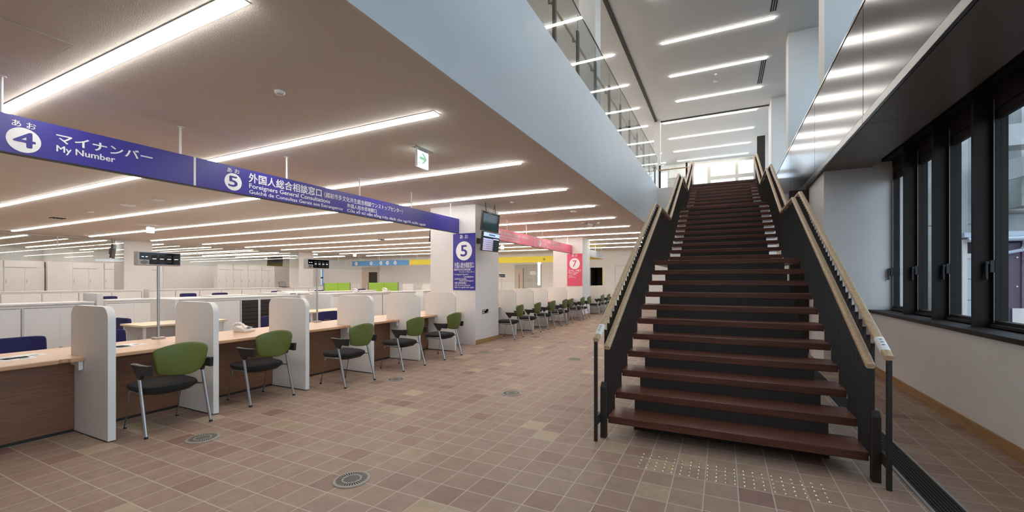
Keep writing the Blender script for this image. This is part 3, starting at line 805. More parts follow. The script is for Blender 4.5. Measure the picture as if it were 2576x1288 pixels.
disc(sg, (FX + 0.0015, 3.008, 2.613), '+x', 0.097, 0.103, M_paintw)
text(sg, '5', (FX + 0.003, 2.955, 2.555), '+x', 0.098, 0.125, M_blue, 0.02, 'numeral')
text(sg, 'あ お', (FX, 2.94, 2.722), '+x', 0.14, 0.052, M_paintw, 0.012)
text(sg, '外国人総合相談窓口', (FX, 3.19, 2.652), '+x', 1.03, 0.115, M_paintw, 0.022)
text(sg, '（越前市多文化共生総合相談ワンストップセンター）', (FX, 4.27, 2.658), '+x', 1.66, 0.082, M_paintw, 0.012)
text(sg, 'Foreigners General Consultations', (FX, 3.195, 2.564), '+x', 1.17, 0.072, M_paintw, 0.018)
text(sg, 'Guichê de Consultas Gerais aos Estrangeiros', (FX, 3.195, 2.497), '+x', 1.40, 0.060, M_paintw, 0.014)
text(sg, '外国人综合咨询窗口', (FX, 4.68, 2.572), '+x', 0.61, 0.068, M_paintw, 0.014)
text(sg, 'Cửa sổ tư vấn tổng hợp dành cho người nước ngoài', (FX, 4.68, 2.493), '+x', 1.89, 0.074, M_paintw, 0.018)
sp = sign('pink hanging sign with a white number 7 above the second counter', M_pink, 8.92, 15.42, [11.87], rods=(10.085, 11.324, 12.548, 13.778, 14.993))
text(sp, '年金', (FX, 9.53, 2.655), '+x', 0.215, 0.095, M_paintw, 0.02)
text(sp, '（国民健康保険・後期高齢者医療・国民年金など）', (FX, 9.79, 2.665), '+x', 1.62, 0.075, M_paintw, 0.012)
text(sp, 'Health Insurance / National Pension', (FX, 9.50, 2.585), '+x', 1.24, 0.058, M_paintw, 0.014)
text(sp, 'Saúde Nacional / Aposentadoria Nacional', (FX, 9.50, 2.512), '+x', 1.31, 0.055, M_paintw, 0.014)
disc(sp, (FX + 0.0015, 12.258, 2.62), '+x', 0.096, 0.098, M_paintw)
text(sp, '7', (FX + 0.003, 12.215, 2.565), '+x', 0.09, 0.115, M_pink, 0.02, 'numeral')
text(sp, 'あ か', (FX, 12.19, 2.722), '+x', 0.14, 0.05, M_paintw, 0.012)
text(sp, '子ども・子育て', (FX, 12.45, 2.668), '+x', 0.79, 0.095, M_paintw, 0.018)
text(sp, '（手当・保育園・こども園）', (FX, 13.28, 2.672), '+x', 0.86, 0.07, M_paintw, 0.01)
text(sp, 'Childcare', (FX, 12.45, 2.595), '+x', 0.33, 0.055, M_paintw, 0.012)
text(sp, 'Bem Estar Infantil', (FX, 12.45, 2.528), '+x', 0.58, 0.055, M_paintw, 0.012)
s3 = thing('hanging_sign', 'grey-faced hanging sign with yellow underside beyond the pink 7 pillar', 'sign', (0, 0, 0), 0, 'hanging counter signs')
box('board', M_signgrey, (-5.42, -5.38, 16.45, 20.27, 2.50, 2.81), s3)
box('yellow_underside', M_yellow, (-6.2, -5.40, 16.6, 20.25, 2.488, 2.50), s3)
for r in (17.6, 18.8, 19.9): MB().tube([(-5.40, r, 2.81), (-5.40, r, ZL)], 0.011, 8).build('rod', M_rod, s3)
def far_sign(label, m, ink, x0, x1, nums):
    t = thing('hanging_sign', label, 'sign', (0, 0, 0), 0, 'hanging counter signs')
    box('board', m, (x0, x1, 20.22, 20.26, 2.40, 2.72), t)
    for xx in (x0 + 0.6, (x0 + x1) / 2, x1 - 0.6): MB().tube([(xx, 20.24, 2.72), (xx, 20.24, ZL)], 0.011, 8).build('rod', M_rod, t)
    for x, s in nums:
        disc(t, (x, 20.2165, 2.56), '-y', 0.125, 0.125, M_paintw if ink else M_yellow)
        text(t, s, (x, 20.213, 2.50), '-y', 0.13, 0.12, m if ink else M_black, 0.02, 'numeral', center=True)
far_sign('far yellow hanging sign with dark circled numbers across the end counters', M_yellow, False, -17.75, -6.25, [(-15.7, '26'), (-11.6, '27'), (-8.6, '28')])
far_sign('far sky blue hanging sign with white number discs across the end counters', M_sky, True, -22.7, -17.8, [(-22.3, '21'), (-20.95, '22'), (-20.1, '23'), (-19.55, '24'), (-18.9, '25')])
# panels on the pillars
def pillar_panel(label, m, x0, x1, y, lines, num, head):
    t = thing('pillar_panel', label, 'sign', (0, 0, 0), 0, 'panel signs on the pillars')
    box('panel_board', m, (x0, x1, y - 0.012, y - 0.001, 1.21, 2.475), t)
    Y = y - 0.0135; xc = (x0 + x1) / 2
    text(t, head, (xc, Y, 2.362), '-y', 0.22, 0.088, M_paintw, 0.015, center=True)
    disc(t, (xc, Y - 0.0015, 2.085), '-y', 0.213, 0.213, M_paintw)
    text(t, num, (xc, Y - 0.003, 1.965), '-y', 0.165, 0.245, m, 0.02, 'numeral', center=True)
    for s, a, z, w, h, b in lines: text(t, s, (a, Y, z), '-y', w, h, M_paintw, b)
    return t
pillar_panel('blue panel with white number 5 on the near pillar', M_blue, -5.535, -4.945, 7.76, [
    ('外国人総合相談窓口', -5.495, 1.705, 0.515, 0.125, 0.02), ('［越前市多文化共生総合相談', -5.505, 1.645, 0.44, 0.05, 0.012), ('ワンストップセンター］', -5.37, 1.59, 0.40, 0.05, 0.012),
    ('Foreigners General', -5.495, 1.535, 0.36, 0.042, 0.012), ('Consultations', -5.25, 1.49, 0.265, 0.04, 0.012),
    ('Guichê de Consultas', -5.495, 1.44, 0.32, 0.042, 0.01), ('Gerais aos Estrangeiros', -5.36, 1.395, 0.375, 0.042, 0.01),
    ('外国人综合咨询窗口', -5.495, 1.347, 0.32, 0.045, 0.012), ('Cửa sổ tư vấn tổng hợp', -5.495, 1.295, 0.42, 0.048, 0.012), ('dành cho người nước ngoài', -5.495, 1.245, 0.51, 0.048, 0.012)], '5', 'あ お')
pillar_panel('pink panel with white number 7 on the far pillar', M_pink, -5.575, -4.955, 15.45, [
    ('子ども・子育て', -5.525, 1.76, 0.52, 0.10, 0.02), ('（手当・保育園・', -5.535, 1.70, 0.44, 0.05, 0.012), ('こども園）', -5.48, 1.645, 0.27, 0.05, 0.012),
    ('Childcare', -5.52, 1.59, 0.17, 0.038, 0.01), ('Bem Estar Infantil', -5.52, 1.54, 0.30, 0.04, 0.01)], '7', 'あ か')
t = thing('fire_label', 'small red label with white print on the side of the near pillar', 'label', (0, 0, 0))
box('plate', M_red, (-4.949, -4.945, 8.05, 8.31, 0.67, 0.762), t)
mb = MB()
mb.box(-4.945, -4.9445, 8.065, 8.20, 0.735, 0.75).box(-4.945, -4.9445, 8.065, 8.14, 0.69, 0.715).box(-4.945, -4.9445, 8.24, 8.29, 0.69, 0.70)
mb.build('white_print', M_paintw, t)

# ------------------------------------------------------------------ wall screens on the near pillar and others
def tv(label, y, z, on, x=-4.60, w=0.72, h=0.415, hang=None, rz=0.0):
    t = thing('wall_screen', label, 'screen', (x, y, z), 0, 'hanging screens')
    t.rotation_euler = (0, math.radians(6), rz)
    box('bezel', M_black, (-0.05, 0.0, -w / 2, w / 2, -h / 2, h / 2), t, 0.006)
    scr = box('display', M_screen, (0.0, 0.002, -w / 2 + 0.02, w / 2 - 0.02, -h / 2 + 0.025, h / 2 - 0.018), t)
    if on:
        a, b = -w / 2 + 0.02, w / 2 - 0.02
        top = h / 2 - 0.018
        MB().box(0.002, 0.003, a, b, top - 0.085, top).build('header_bar', M_tvblue, scr)
        mb = MB()
        for q in range(8): mb.box(0.003, 0.0035, -0.12 + q * 0.033, -0.12 + q * 0.033 + 0.025, top - 0.06, top - 0.028)
        mb.build('header_print', M_screen, scr)
        for q in range(6):
            zz = top - 0.145 - q * 0.044
            MB().box(0.002, 0.003, a, b - 0.27, zz - 0.018, zz + 0.02).build('list_row', M_tvrow if q == 0 else M_tvpurple, scr)
            MB().box(0.003, 0.0035, a + 0.02, a + 0.04, zz - 0.006, zz + 0.008).box(0.003, 0.0035, a + 0.06, a + 0.12 + 0.02 * (q % 3), zz - 0.006, zz + 0.008).box(0.003, 0.0035, b - 0.255, b - 0.245, zz - 0.006, zz + 0.008).build('row_print', M_tvtext, scr)
        MB().box(0.003, 0.0035, b - 0.26, b - 0.02, top - 0.135, top - 0.115).build('column_print', M_tvtext, scr)
    box('back_box', M_black, (-0.11, -0.05, -0.16, 0.16, -0.13, 0.13), t, 0.01)
    if hang:
        for yy in (-0.2, 0.2):
            MB().tube([(-0.03, yy, h / 2), (-0.08, yy, hang)], 0.008, 6).build('hanger', M_black, t)
        MB().tube([(-0.05, 0.1, h / 2), (-0.03, 0.14, hang)], 0.004, 6).build('cable', M_black, t)
    else:
        MB().box(-0.36, -0.10, -0.05, 0.05, -0.06, 0.06).build('wall_arm', M_black, t)
    return t
tv('dark switched-off screen hanging above the lit list screen on the near pillar', 7.855, 2.70, False, hang=0.42)
tv('lit screen with blue header and list rows on the near pillar', 7.855, 2.268, True)
tv('small dark screen seen under the far end of the blue hanging sign', 9.35, 2.66, False, -7.2, 0.6, 0.36, hang=0.45)
tv('dark screen hanging by the rear pillar behind the glass', 8.02, 2.60, False, -22.3, 0.62, 0.56, hang=0.5, rz=1.05)
tv('dark screen group seen behind glass left of the second rear pillar', 15.6, 2.55, False, -23.7, 0.9, 0.56, hang=0.5)

# ------------------------------------------------------------------ ceiling fittings
ex = thing('exit_sign', 'lit white exit sign with green arrow hanging near the void edge', 'exit sign', (-3.5, 4.23, 0))
box('lightbox', M_exitw, (-0.012, 0.012, -0.108, 0.108, 2.868, 3.075), ex)
box('end_cap', M_grey, (-0.014, 0.014, -0.118, -0.108, 2.868, 3.075), ex)
box('mount_plate', M_grey, (-0.03, 0.03, -0.17, 0.17, 3.095, 3.11), ex)
box('stem', M_grey, (-0.012, 0.012, -0.09, 0.09, 3.075, 3.095), ex)
arrow = [(-0.07, 0.018), (0.02, 0.018), (-0.03, 0.068), (0.01, 0.068), (0.078, 0.0), (0.01, -0.068), (-0.03, -0.068), (0.02, -0.018), (-0.07, -0.018)]
MB().prism([(a, 2.985 + b) for a, b in arrow], 'x', 0.012, 0.0135).build('arrow_mark', M_exitg, ex)
MB().prism([(-0.10 + a, 2.885 + b) for a, b in ((0, 0), (0.008, 0), (0.008, 0.05), (0.034, 0.05), (0.034, 0), (0.042, 0), (0.042, 0.058), (0, 0.058))], 'x', 0.012, 0.0135).build('door_mark', M_exitg, ex)
MB().box(0.012, 0.0135, -0.086, -0.070, 2.905, 2.928).build('runner_mark', M_exitg, ex)
for lab, x, y in (('small lit double-arrow exit sign over the rear office', -15.86, 6.54), ('small bright exit box in front of the far yellow sign', -9.3, 16.9), ('tiny bright exit box in front of the far blue sign', -20.2, 18.2)):
    t = thing('exit_sign', lab, 'exit sign', (x, y, 0))
    box('lightbox', M_exitw, (-0.04, 0.04, -0.085, 0.085, 2.88, 3.05), t)
    box('mount_plate', M_grey, (-0.05, 0.05, -0.09, 0.09, 3.095, 3.11), t)
    box('stem', M_grey, (-0.03, 0.03, -0.03, 0.03, 3.05, 3.095), t)
    MB().prism([(a * 0.7, 2.965 + b * 0.6) for a, b in ((-0.1, 0), (-0.05, 0.05), (-0.05, 0.018), (0.05, 0.018), (0.05, 0.05), (0.1, 0), (0.05, -0.05), (0.05, -0.018), (-0.05, -0.018), (-0.05, -0.05))], 'x', 0.04, 0.0415).build('arrow_mark', M_exitg, t)
def detector(label, x, y, r=0.05, z=ZL):
    t = thing('smoke_detector', label, 'detector', (x, y, z), 0, 'round ceiling detectors')
    MB().lathe([(r, 0), (r, -0.012), (r * 0.75, -0.03), (r * 0.3, -0.036)], 20).build('dome', M_rod, t, smooth=True)
    MB().lathe([(r * 1.15, -0.001), (r * 1.15, -0.006)], 20).build('plate', M_grey, t)
for lab, x, y, r in (('white round detector alone on the ceiling between the two nearest light strips', -3.577, 2.395, 0.045), ('white dome detector above the office by the blue sign', -10.64, 4.53, 0.10),
                     ('flat round cover plate beside the dome detector', -11.99, 4.55, 0.13), ('small white sensor left of the flat cover plate', -14.0, 4.6, 0.06),
                     ('round detector on the ceiling beyond the pillar screens', -3.28, 9.55, 0.09), ('small sprinkler rose right of the pillar screens', -4.1, 7.87, 0.05),
                     ('round flat detector near the black camera', -3.69, 10.48, 0.08)):
    detector(lab, x, y, r)
detector('white detector on the upper ceiling between two light strips', -0.2, 13.9, 0.07, ZU)
detector('second white detector on the upper ceiling slightly nearer the camera', -0.2, 13.45, 0.05, ZU)
t = thing('security_camera', 'small black and white security camera under the ceiling right of the pink sign', 'camera', (-3.57, 11.6, ZL))
MB().lathe([(0.11, 0), (0.11, -0.02), (0.09, -0.05)], 20, (-0.1, 0, 0)).build('mount', M_alu, t, smooth=True)
MB().tube([(0.02, 0.0, -0.05), (0.16, 0.05, -0.09)], 0.045, 12).build('camera_tube', M_grey, t, smooth=True)
MB().tube([(0.16, 0.05, -0.09), (0.175, 0.055, -0.094)], 0.04, 12).build('lens', M_black, t)
MB().lathe([(0.05, 0), (0.05, -0.03), (0.02, -0.05)], 16, (0.32, 0.1, 0)).build('sensor', M_rod, t, smooth=True)
for lab, x, y in (('dark ceiling air outlet at the left above the rear office', -16.1, 4.67), ('dark ceiling air outlet beyond the first number display', -26.7, 12.36), ('dark ceiling air outlet behind the blue sign end', -12.6, 12.75)):
    t = thing('air_outlet', lab, 'air outlet', (x, y, ZL), 0, 'ceiling air outlets')
    box('frame', M_rod, (-0.16, 0.16, -0.16, 0.16, -0.012, -0.0005), t)
    for q in range(4): box('blade', M_black, (-0.14, 0.14, -0.13 + q * 0.07, -0.09 + q * 0.07, -0.03, -0.012), t)
for lab, y0, y1 in (('black slot diffuser on the upper ceiling before the second light strip', 9.6, 10.85), ('black slot diffuser on the upper ceiling between two middle light strips', 13.15, 14.65)):
    t = thing('slot_diffuser', lab, 'air outlet', (1.03, 0, ZU), 0, 'slot diffusers of the upper ceiling')
    box('frame', M_alu, (-0.075, 0.075, y0 - 0.02, y1 + 0.02, -0.008, -0.0005), t)
    for q in (-0.045, 0.0, 0.045): box('slot', M_slot, (q - 0.015, q + 0.015, y0, y1, -0.010, -0.008), t)
t = thing('ceiling_hatch', 'flush square access hatch in the ceiling at the top corner', 'access hatch', (-4.45, 1.05, ZL))
box('frame', M_alu, (-0.25, 0.25, -0.25, 0.25, -0.004, -0.0004), t)
box('hatch_door', M_ceil, (-0.246, 0.246, -0.246, 0.246, -0.006, -0.004), t)
t = thing('ceiling_hatch', 'flush rectangular access hatch in the ceiling beside the pillar screens', 'access hatch', (-4.5, 9.75, ZL))
box('frame', M_alu, (-0.3, 0.3, -0.3, 0.3, -0.004, -0.0004), t)
box('hatch_door', M_ceil, (-0.296, 0.296, -0.296, 0.296, -0.006, -0.004), t)
# hanging glass smoke screens
for lab, y0, y1 in (('hanging glass smoke screen left of the first rear pillar', -1.0, 8.5), ('hanging glass smoke screen between the two rear pillars', 9.45, 16.4), ('hanging glass smoke screen right of the second rear pillar', 17.35, 22.9)):
    t = thing('smoke_screen', lab, 'smoke screen', (-22.78, y0, 0), 0, 'hanging glass smoke screens')
    n = max(1, round((y1 - y0) / 1.75)); w = (y1 - y0) / n
    for i in range(n):
        box('glass_sheet', M_smoke, (-0.004, 0.004, i * w + 0.003, (i + 1) * w - 0.003, 2.14, ZL - 0.02), t)
        if i: box('joint', M_rod, (-0.01, 0.01, i * w - 0.012, i * w + 0.012, 2.7, ZL - 0.02), t)
    box('top_channel', M_rod, (-0.015, 0.015, 0, y1 - y0, ZL - 0.02, ZL), t)
    box('lower_channel', M_rod, (-0.008, 0.008, 0, y1 - y0, 2.125, 2.14), t)

# ------------------------------------------------------------------ back office furniture
def low_cabinet(label, x, y, w=0.82, h=1.06, d=0.42, kind='doors', top=True, group='low white office cabinets'):
    """front faces +x at X, spans Y..Y+W"""
    t = thing('office_cabinet', label, 'cabinet', (x, y, 0), 0, group)
    box('carcass', M_cab, (-d, -0.012, 0.0, w, 0.0, h - 0.03), t)
    if top: box('cabinet_top', M_cab, (-d - 0.01, 0.012, 0.0, w, h - 0.03, h), t, 0.004)
    zt = h - 0.085
    if kind == 'doors':
        for i in range(2):
            b = w / 2 - 0.02 + 0.02 * (1 - i)
            dd = box('sliding_door', M_cab, (-0.012 + 0.004 * i, -0.002 + 0.004 * i, 0.02 + i * (w / 2 - 0.02), 0.02 + i * (w / 2 - 0.02) + b, 0.06, zt), t)
            box('finger_pull', M_cab, (-0.002 + 0.004 * i, -0.001 + 0.004 * i, (0.05 if i == 0 else w - 0.07), (0.06 if i == 0 else w - 0.06), 0.6, 0.72), dd)
        box('shadow_gap', M_cabgap, (-0.012, -0.004, 0.02, w - 0.02, zt, zt + 0.012), t)
        box('edge_gap', M_cabgap, (-0.012, 0.0025, w - 0.006, w - 0.002, 0.05, zt + 0.01), t)
    else:
        box('opening', M_black, (-0.012, -0.004, 0.03, w - 0.03, 0.05, zt), t)
        for q in range(10): box('tray', M_dark, (-0.004, 0.006, 0.035, w - 0.035, 0.08 + q * 0.09, 0.08 + q * 0.09 + 0.072), t, 0.003)
    return t
XA = -9.87
for i in range(4):
    low_cabinet('low cabinet behind the nearest booth, %s from the row end' % ORD[3 - i], XA, 3.3 - 0.82 * (4 - i), kind='doors')
names = ['doors', 'doors', 'trays', 'trays', 'doors']
yy = 4.24
ws = [0.72, 0.74, 0.42, 0.42, 0.62]
labs = ['white low cabinet with sliding doors behind the second divider', 'white low cabinet left of the dark tray units', 'low cabinet of dark trays left of the third divider', 'narrow low cabinet of dark trays partly behind the third divider', 'white low cabinet at the far end of the tray cabinet row']
for w, kd, lb in zip(ws, names, labs):
    low_cabinet(lb, XA, yy, w, 1.06, 0.42, kd); yy += w
yy = 7.6
for i in range(5):
    low_cabinet('white low cabinet below the lime screens, %s of that row' % ORD[i], XA, yy, 0.80); yy += 0.80
yy = 12.0
for i in range(6):
    low_cabinet('far low cabinet behind the pink-signed dividers, %s past the pillar' % ORD[i], XA, yy, 0.82); yy += 0.82
yy = 4.05
for i in range(2):
    low_cabinet('white low cabinet in the second row past the near divider, %s' % ('nearer one' if i == 0 else 'farther one'), -11.6, yy, 0.9, 1.02); yy += 0.9
low_cabinet('white low cabinet top visible over the second row behind the first pole display', -11.45, 5.9, 0.9, 1.05)
yy = 7.7
for i in range(5):
    low_cabinet('white low cabinet below the second rear pillar, %s of its row' % ORD[i], -12.1, yy, 0.85, 1.06); yy += 0.85
yy = 4.0
for i in range(16):
    if i in (5,): yy += 0.25
    low_cabinet('far low cabinet in the long row below the smoke screens, unit %d' % (i + 1), -21.3, yy, 0.9, 1.06, 0.45, 'doors'); yy += 0.9
# tall storage wall at the back of the rear office
def tall_cabinet(label, x, y, w, h=2.42):
    t = thing('tall_cabinet', label, 'cabinet', (x, y, 0), 0, 'tall white storage cabinets')
    box('carcass', M_cab, (-0.45, -0.012, 0, w, 0, h), t)
    for i in range(2):
        a = 0.02 + i * (w / 2 - 0.01)
        dd = box('sliding_door', M_cab, (-0.012, 0.002 + 0.004 * i, a, a + w / 2 - 0.02, 0.1, h - 0.36), t)
        box('finger_pull', M_cabgap, (0.006, 0.008, a + 0.05, a + 0.065, 1.3, 1.5), dd)
    box('upper_door', M_cab, (-0.012, 0.002, 0.02, w - 0.02, h - 0.32, h - 0.02), t)
    box('shadow_gap', M_cabgap, (-0.012, 0.0025, 0.02, w - 0.3, h - 0.355, h - 0.34), t)
    box('edge_gap', M_cabgap, (-0.012, 0.0025, w - 0.012, w, 0.0, h), t)
n_ = 0
for a, b in ((2.0, 8.75), (9.75, 12.3), (13.05, 13.75)):
    k = max(1, round((b - a) / 1.3)); w = (b - a) / k
    for i in range(k):
        n_ += 1
        tall_cabinet('tall white storage cabinet along the back wall, unit %d from left' % n_, -31.8, a + i * w, w)
for i in range(4):
    tall_cabinet('tall white cabinet in the block beside the grey wall, %s' % ORD[i], -30.0, 15.9 + i * 0.95, 0.95, 2.5)
struct(box('pillar', M_white, (-32.3, -31.6, 8.8, 9.7, 0, ZL)))
struct(box('pillar', M_white, (-32.3, -31.6, 12.35, 13.0, 0, ZL)))
struct(box('wall_left_rear', M_white, (-33.0, -32.3, -5, YE, 0, ZL)))
# lime desk screens
for lab, y0, y1 in (('lime green desk screen standing left of the phones', 11.15, 12.35), ('wider lime green desk screen behind the phones', 13.35, 15.15)):
    t = thing('desk_screen', lab, 'desk screen', (-14.0, y0, 0), 0, 'lime desk screens')
    L = y1 - y0
    for i in range(2): box('fabric_panel', M_lime, (-0.02, 0.02, i * L / 2 + 0.008, (i + 1) * L / 2 - 0.008, 0.72, 1.33), t)
    box('end_strip', M_midgrey, (-0.024, 0.024, L, L + 0.03, 0.0, 1.335), t)
    box('end_strip', M_midgrey, (-0.024, 0.024, -0.03, 0.0, 0.0, 1.335), t)
def desk(label, x, y, w=1.2, d=0.7):
    t = thing('office_desk', label, 'desk', (x, y, 0), 0, 'office desks')
    box('desktop', M_desk, (-d, 0, 0, w, 0.70, 0.73), t, 0.004)
    for (a, b) in ((-d + 0.03, 0.03), (-0.06, 0.03), (-d + 0.03, w - 0.06), (-0.06, w - 0.06)): box('leg', M_rod, (a, a + 0.03, b, b + 0.03, 0, 0.70), t)
    box('modesty_panel', M_cab, (-d + 0.06, -d + 0.08, 0.06, w - 0.06, 0.25, 0.70), t)
    box('drawer_unit', M_cab, (-d + 0.1, -0.05, w - 0.45, w - 0.07, 0.05, 0.68), t)
desk('pale maple office desk corner behind the first number display', -8.0, 3.2)
desk('pale maple office desk behind the second number display', -8.2, 6.2)
desk('pale desk of the lime screen block', -13.2, 11.2, 1.2)
desk('pale desk behind the wider lime screen', -13.2, 13.5, 1.4)
# white side panels rising beside cabinet rows
for lab, b in (('plain white end panel of the tray cabinet row', (-9.9, -9.2, 4.16, 4.22, 0, 1.075)), ('plain white end panel of the lime screen cabinet row', (-9.9, -9.2, 7.52, 7.58, 0, 1.075)), ('white end panel at the near cabinet row end', (-10.45, -9.9, 3.34, 3.42, 0, 1.2))):
    tag(MB().box(*b).build('end_panel_board', M_cab, None, 0.004), lab, 'cabinet side', 'white cabinet side boards')
def office_chair(label):
    t = thing('office_chair', label, 'chair', (0, 0, 0), 0, 'navy office chairs')
    def back(u, v):
        a = 2 * u - 1; b = 2 * v - 1
        k = 0.235
        return (-0.24 - 0.02 * v + 0.03 * a * a, k * a * (1 - 0.04 * abs(b) ** 6), 0.50 + 0.30 * v - 0.012 * abs(a) ** 6 * (1 if v > 0.5 else -1))
    MB().grid(back, 16, 12).build('backrest', M_navy, t, solid=0.045, bevel=0.012, smooth=True)
    MB().box(-0.22, 0.24, -0.235, 0.235, 0.42, 0.49).build('seat', M_navy, t, 0.03, smooth=True)
    MB().tube([(-0.25, 0, 0.56), (-0.24, 0, 0.42), (-0.05, 0, 0.40)], 0.02, 8).build('back_bar', M_black, t)
    MB().tube([(0, 0, 0.08), (0, 0, 0.42)], 0.025, 10).build('column', M_black, t)
    for q in range(5):
        a = 2 * PI * q / 5
        lg = MB().tube([(0, 0, 0.10), (0.28 * math.cos(a), 0.28 * math.sin(a), 0.065)], 0.02, 8).build('base_leg', M_black, t)
        MB().tube([(0.28 * math.cos(a) - 0.02, 0.28 * math.sin(a), 0.03), (0.28 * math.cos(a) + 0.02, 0.28 * math.sin(a), 0.03)], 0.03, 12).build('caster', M_black, lg)
    for s in (-1, 1):
        MB().tube([(0.02, s * 0.26, 0.44), (-0.02, s * 0.28, 0.64), (0.0, s * 0.28, 0.66), (0.18, s * 0.28, 0.66)], 0.016, 8).build('armrest', M_black, t)
    return t
oc = office_chair('x')
OC = [(-6.75, 1.70, 0, 'navy office chair behind the counter at the photo border'), (-6.75, 2.39, 0.0, 'navy office chair peeking past the first divider'),
      (-7.0, 4.75, 0.1, 'navy office chair peeking between the third and fourth dividers'), (-7.0, 5.85, 0, 'navy office chair peeking left of the fifth divider'),
      (-9.1, 3.62, 1.57, 'navy office chair turned sideways at the maple desk corner'), (-9.3, 6.7, 1.57, 'navy office chair turned sideways behind the second number display')]
for i, (x, y, rz, lb) in enumerate(OC):
    c = oc if i == 0 else copy_tree(oc)
    c.location = (x, y, 0); c.rotation_euler = (0, 0, rz); c['label'] = lb
for i, (u, lb) in enumerate([((-14.5, 3.0), 'far navy office chair back at the left photo border'), ((-14.6, 5.0), 'far navy chair back over the near cabinet row end'), ((-15.2, 7.35), 'far navy chair back behind the first display pole'),
                             ((-15.4, 8.1), 'far navy chair back just right of the first display pole'), ((-15.6, 10.5), 'far navy chair back over the tray cabinet row'), ((-15.6, 12.0), 'second far navy chair back over the tray cabinet row'),
                             ((-15.7, 12.8), 'far navy chair back left of the third divider top'), ((-16.3, 14.9), 'far navy chair back by the second rear pillar')]):
    c = copy_tree(oc); c.location = (u[0], u[1], 0.18); c.rotation_euler = (0, 0, 3.14 if i % 2 else 0.1); c['label'] = lb
    c.location.z = 0.0
    for ch in c.children:
        if ch.name.startswith('backrest'): ch.location.z += 0.22
        if ch.name.startswith('back_bar'): ch.location.z += 0.10
# laptop, printer, far counters
t = thing('laptop', 'open dark laptop standing on the far low cabinets', 'laptop', (-21.4, 14.6, 1.06))
box('keyboard_deck', M_black, (-0.14, 0.14, -0.2, 0.2, 0, 0.02), t)
MB().prism([(-0.14, 0.02), (-0.22, 0.30), (-0.235, 0.30), (-0.155, 0.02)], 'y', -0.2, 0.2).build('lid', M_black, t)
MB().prism([(-0.1405, 0.035), (-0.2165, 0.288), (-0.2185, 0.288), (-0.1425, 0.035)], 'y', -0.185, 0.185).build('display', M_midgrey, t)
t = thing('printer', 'low white office printer on the cabinets behind the third divider', 'printer', (-9.9, 7.0, 1.06))
MB().prism([(-0.38, 0), (0.0, 0), (0.0, 0.05), (-0.08, 0.085), (-0.38, 0.085)], 'y', -0.2, 0.45).build('body', M_lam, t, 0.01)
box('panel_screen', M_midgrey, (-0.02, 0.001, -0.1, 0.05, 0.012, 0.04), t)
box('paper_tray', M_grey, (0.0, 0.08, 0.1, 0.35, 0.01, 0.025), t)
for i in range(8):
    x = -22.0 + i * 1.5
    t = thing('booth_divider', 'small cream divider below the far coloured signs, number %d from left' % (i + 1), 'counter divider', (x, 19.8, 0), 0, 'far cream dividers')
    r = 0.1
    pts = [(-0.4, 0), (0.4, 0)] + [(0.4 - r + r * math.cos(q), 1.22 - r + r * math.sin(q)) for q in [PI / 2 * k / 6 for k in range(7)]] + [(-0.4 + r - r * math.sin(q), 1.22 - r + r * math.cos(q)) for q in [PI / 2 * k / 6 for k in range(7)]]
    MB().prism(pts, 'y', 0, 0.05).build('divider_board', M_lam, t)
t = thing('service_counter', 'far pale service counter running along the end wall below the yellow sign', 'counter', (-16.0, 20.0, 0), 0, 'wooden service counters')
box('worktop', M_counter, (-7.0, 9.6, -0.1, 0.6, 0.69, 0.72), t)
box('front_panel', M_lam, (-7.0, 9.6, 0.05, 0.07, 0.0, 0.69), t)
t = thing('wall_banner', 'narrow blue and white banner beside the second rear pillar', 'banner', (-22.2, 17.45, 0))
box('banner_cloth', M_sky, (0, 0.012, -0.03, 0.16, 1.1, 2.2), t)
box('white_stripe', M_paintw, (0.012, 0.014, -0.03, 0.05, 1.15, 2.15), t)
box('dark_mark', M_black, (0.014, 0.016, -0.02, 0.14, 1.55, 1.65), t)

# ------------------------------------------------------------------ outside the right windows
struct(box('ground_yard', M_yard, (2.76, 60, -20, 90, -0.3, -0.05)))
b_ = thing('concrete_building', 'weathered pale concrete building with beams seen through the windows', 'building', (0, 0, 0))
MB().box(5.12, 6.75, 16.0, 17.0, -0.05, 9).build('concrete_wall', M_conc, b_)
MB().box(5.95, 6.18, 15.6, 16.0, -0.05, 9).build('pier', M_conc, b_)
MB().box(5.11, 6.76, 15.985, 16.0, 3.02, 3.05).build('wall_joint', M_midgrey, b_)
MB().box(6.75, 14, 16.2, 17.0, -0.05, 3.5).build('parapet_block', M_conc, b_)
MB().box(6.75, 14, 16.1, 16.2, 3.3, 3.36).build('wall_joint', M_midgrey, b_)
MB().prism([(6.3, 3.9), (14, 6.2), (14, 6.8), (6.3, 4.4)], 'y', 14.8, 15.3).build('sloping_beam', M_conc, b_)
MB().box(6.0, 14, 13.6, 14.2, 4.6, 5.1).build('canopy_slab', M_conc, b_)
MB().box(7.15, 7.45, 15.4, 16.0, 3.4, 9.0).build('column_shaft', M_conc, b_)
sh = thing('storage_shed', 'dark purple corrugated steel shed beyond the nearest window', 'shed', (0, 0, 0))
mb = MB(); n = 56; x0, x1 = 5.12, 11.5
for i in range(n):
    a = x0 + (x1 - x0) * i / n; b = x0 + (x1 - x0) * (i + 1) / n
    dy = 0.03 if i % 2 else 0.0
    mb.box(a, b, 12.0 + dy, 12.1, -0.05, 2.2)
mb.build('corrugated_wall', M_shed, sh)
MB().box(4.66, 4.74, 11.98, 12.1, -0.05, 2.3).box(4.74, 5.12, 12.0, 12.1, 1.9, 2.0).build('frame_post', M_shedw, sh)
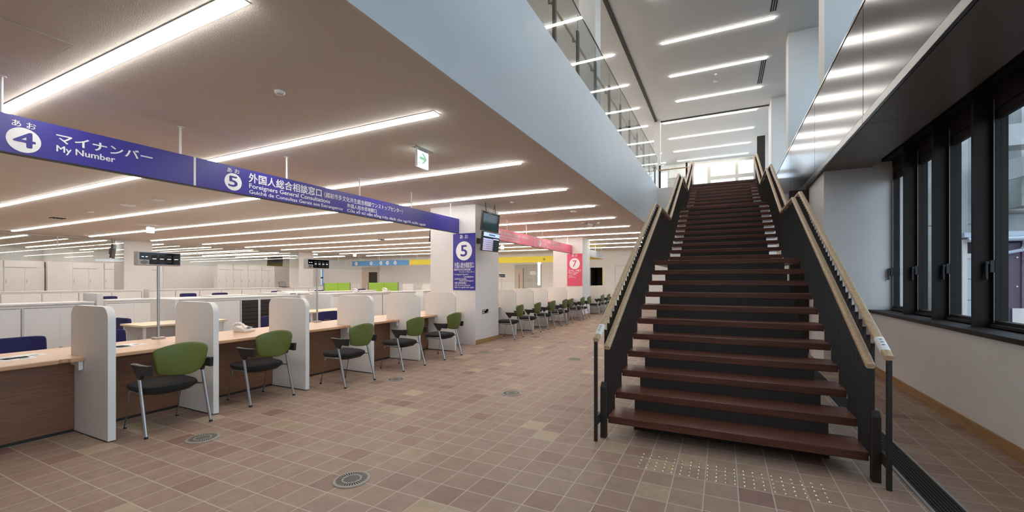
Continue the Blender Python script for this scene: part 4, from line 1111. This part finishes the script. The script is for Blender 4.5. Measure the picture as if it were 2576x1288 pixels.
MB().box(4.74, 5.12, 12.02, 12.1, -0.05, 1.9).build('blue_grey_door', M_pipe, sh)
for zz in (0.5, 1.0, 1.45): box('door_seam', M_midgrey, (4.76, 5.10, 12.012, 12.02, zz, zz + 0.012), sh)
MB().box(4.66, 11.5, 11.9, 12.6, 2.34, 2.44).build('eave', M_pipe, sh)
MB().box(4.66, 11.5, 12.5, 12.6, -0.05, 2.34).build('rear_wall', M_shed, sh)
MB().tube([(4.7, 11.85, 2.28), (11.5, 11.85, 2.28)], 0.05, 8).build('gutter', M_pipe, sh)
MB().tube([(5.25, 11.92, -0.05), (5.25, 11.92, 1.98), (5.55, 11.92, 2.05), (5.55, 11.86, 2.24)], 0.035, 8).build('rain_pipe', M_pipe, sh)
MB().box(5.42, 5.62, 11.965, 11.985, 0.1, 0.85).box(5.62, 5.9, 11.965, 11.985, 0.25, 0.6).build('white_plate', M_shedw, sh)
for i in range(3):
    for j in range(4):
        MB().lathe([(0.014, 0), (0.014, 0.008)], 8).build('rivet', M_rod, sh).matrix_local = Matrix.Translation((5.33 + i * 0.17, 11.99, 0.1 + j * 0.6)) @ Matrix.Rotation(PI / 2, 4, 'X')
hl = MB()
hl.grid(lambda u, v: (5 + 60 * u, 52 + 30 * v, 9.0 * math.sin(PI * 0.5 * v) * (0.75 + 0.25 * math.sin(7 * u + 1)) + 0.8 * math.sin(23 * u + 9 * v)), 60, 20)
struct(hl.build('hill', M_hill, smooth=True))
fn = thing('yard_fence', 'pale slatted fence far outside behind the last window', 'fence', (5.2, 18, 0))
for q in range(16): box('slat', M_pipe, (q * 0.14, q * 0.14 + 0.1, 4.2, 4.24, -0.05, 1.7), fn)
box('fence_cap', M_rod, (-0.05, 2.3, 4.15, 4.3, 1.7, 1.8), fn)
for q, z in enumerate((3.9, 4.1, 5.2)):
    tag(MB().tube([(6, 40, z + 2), (30, 46, z + 2.4)], 0.03, 6).build('power_cable', M_dark), 'thin overhead cable crossing the sky outside the last window, %s' % ['lowest', 'middle', 'topmost'][q], 'cable', 'overhead cables')
bpy.context.view_layer.update()
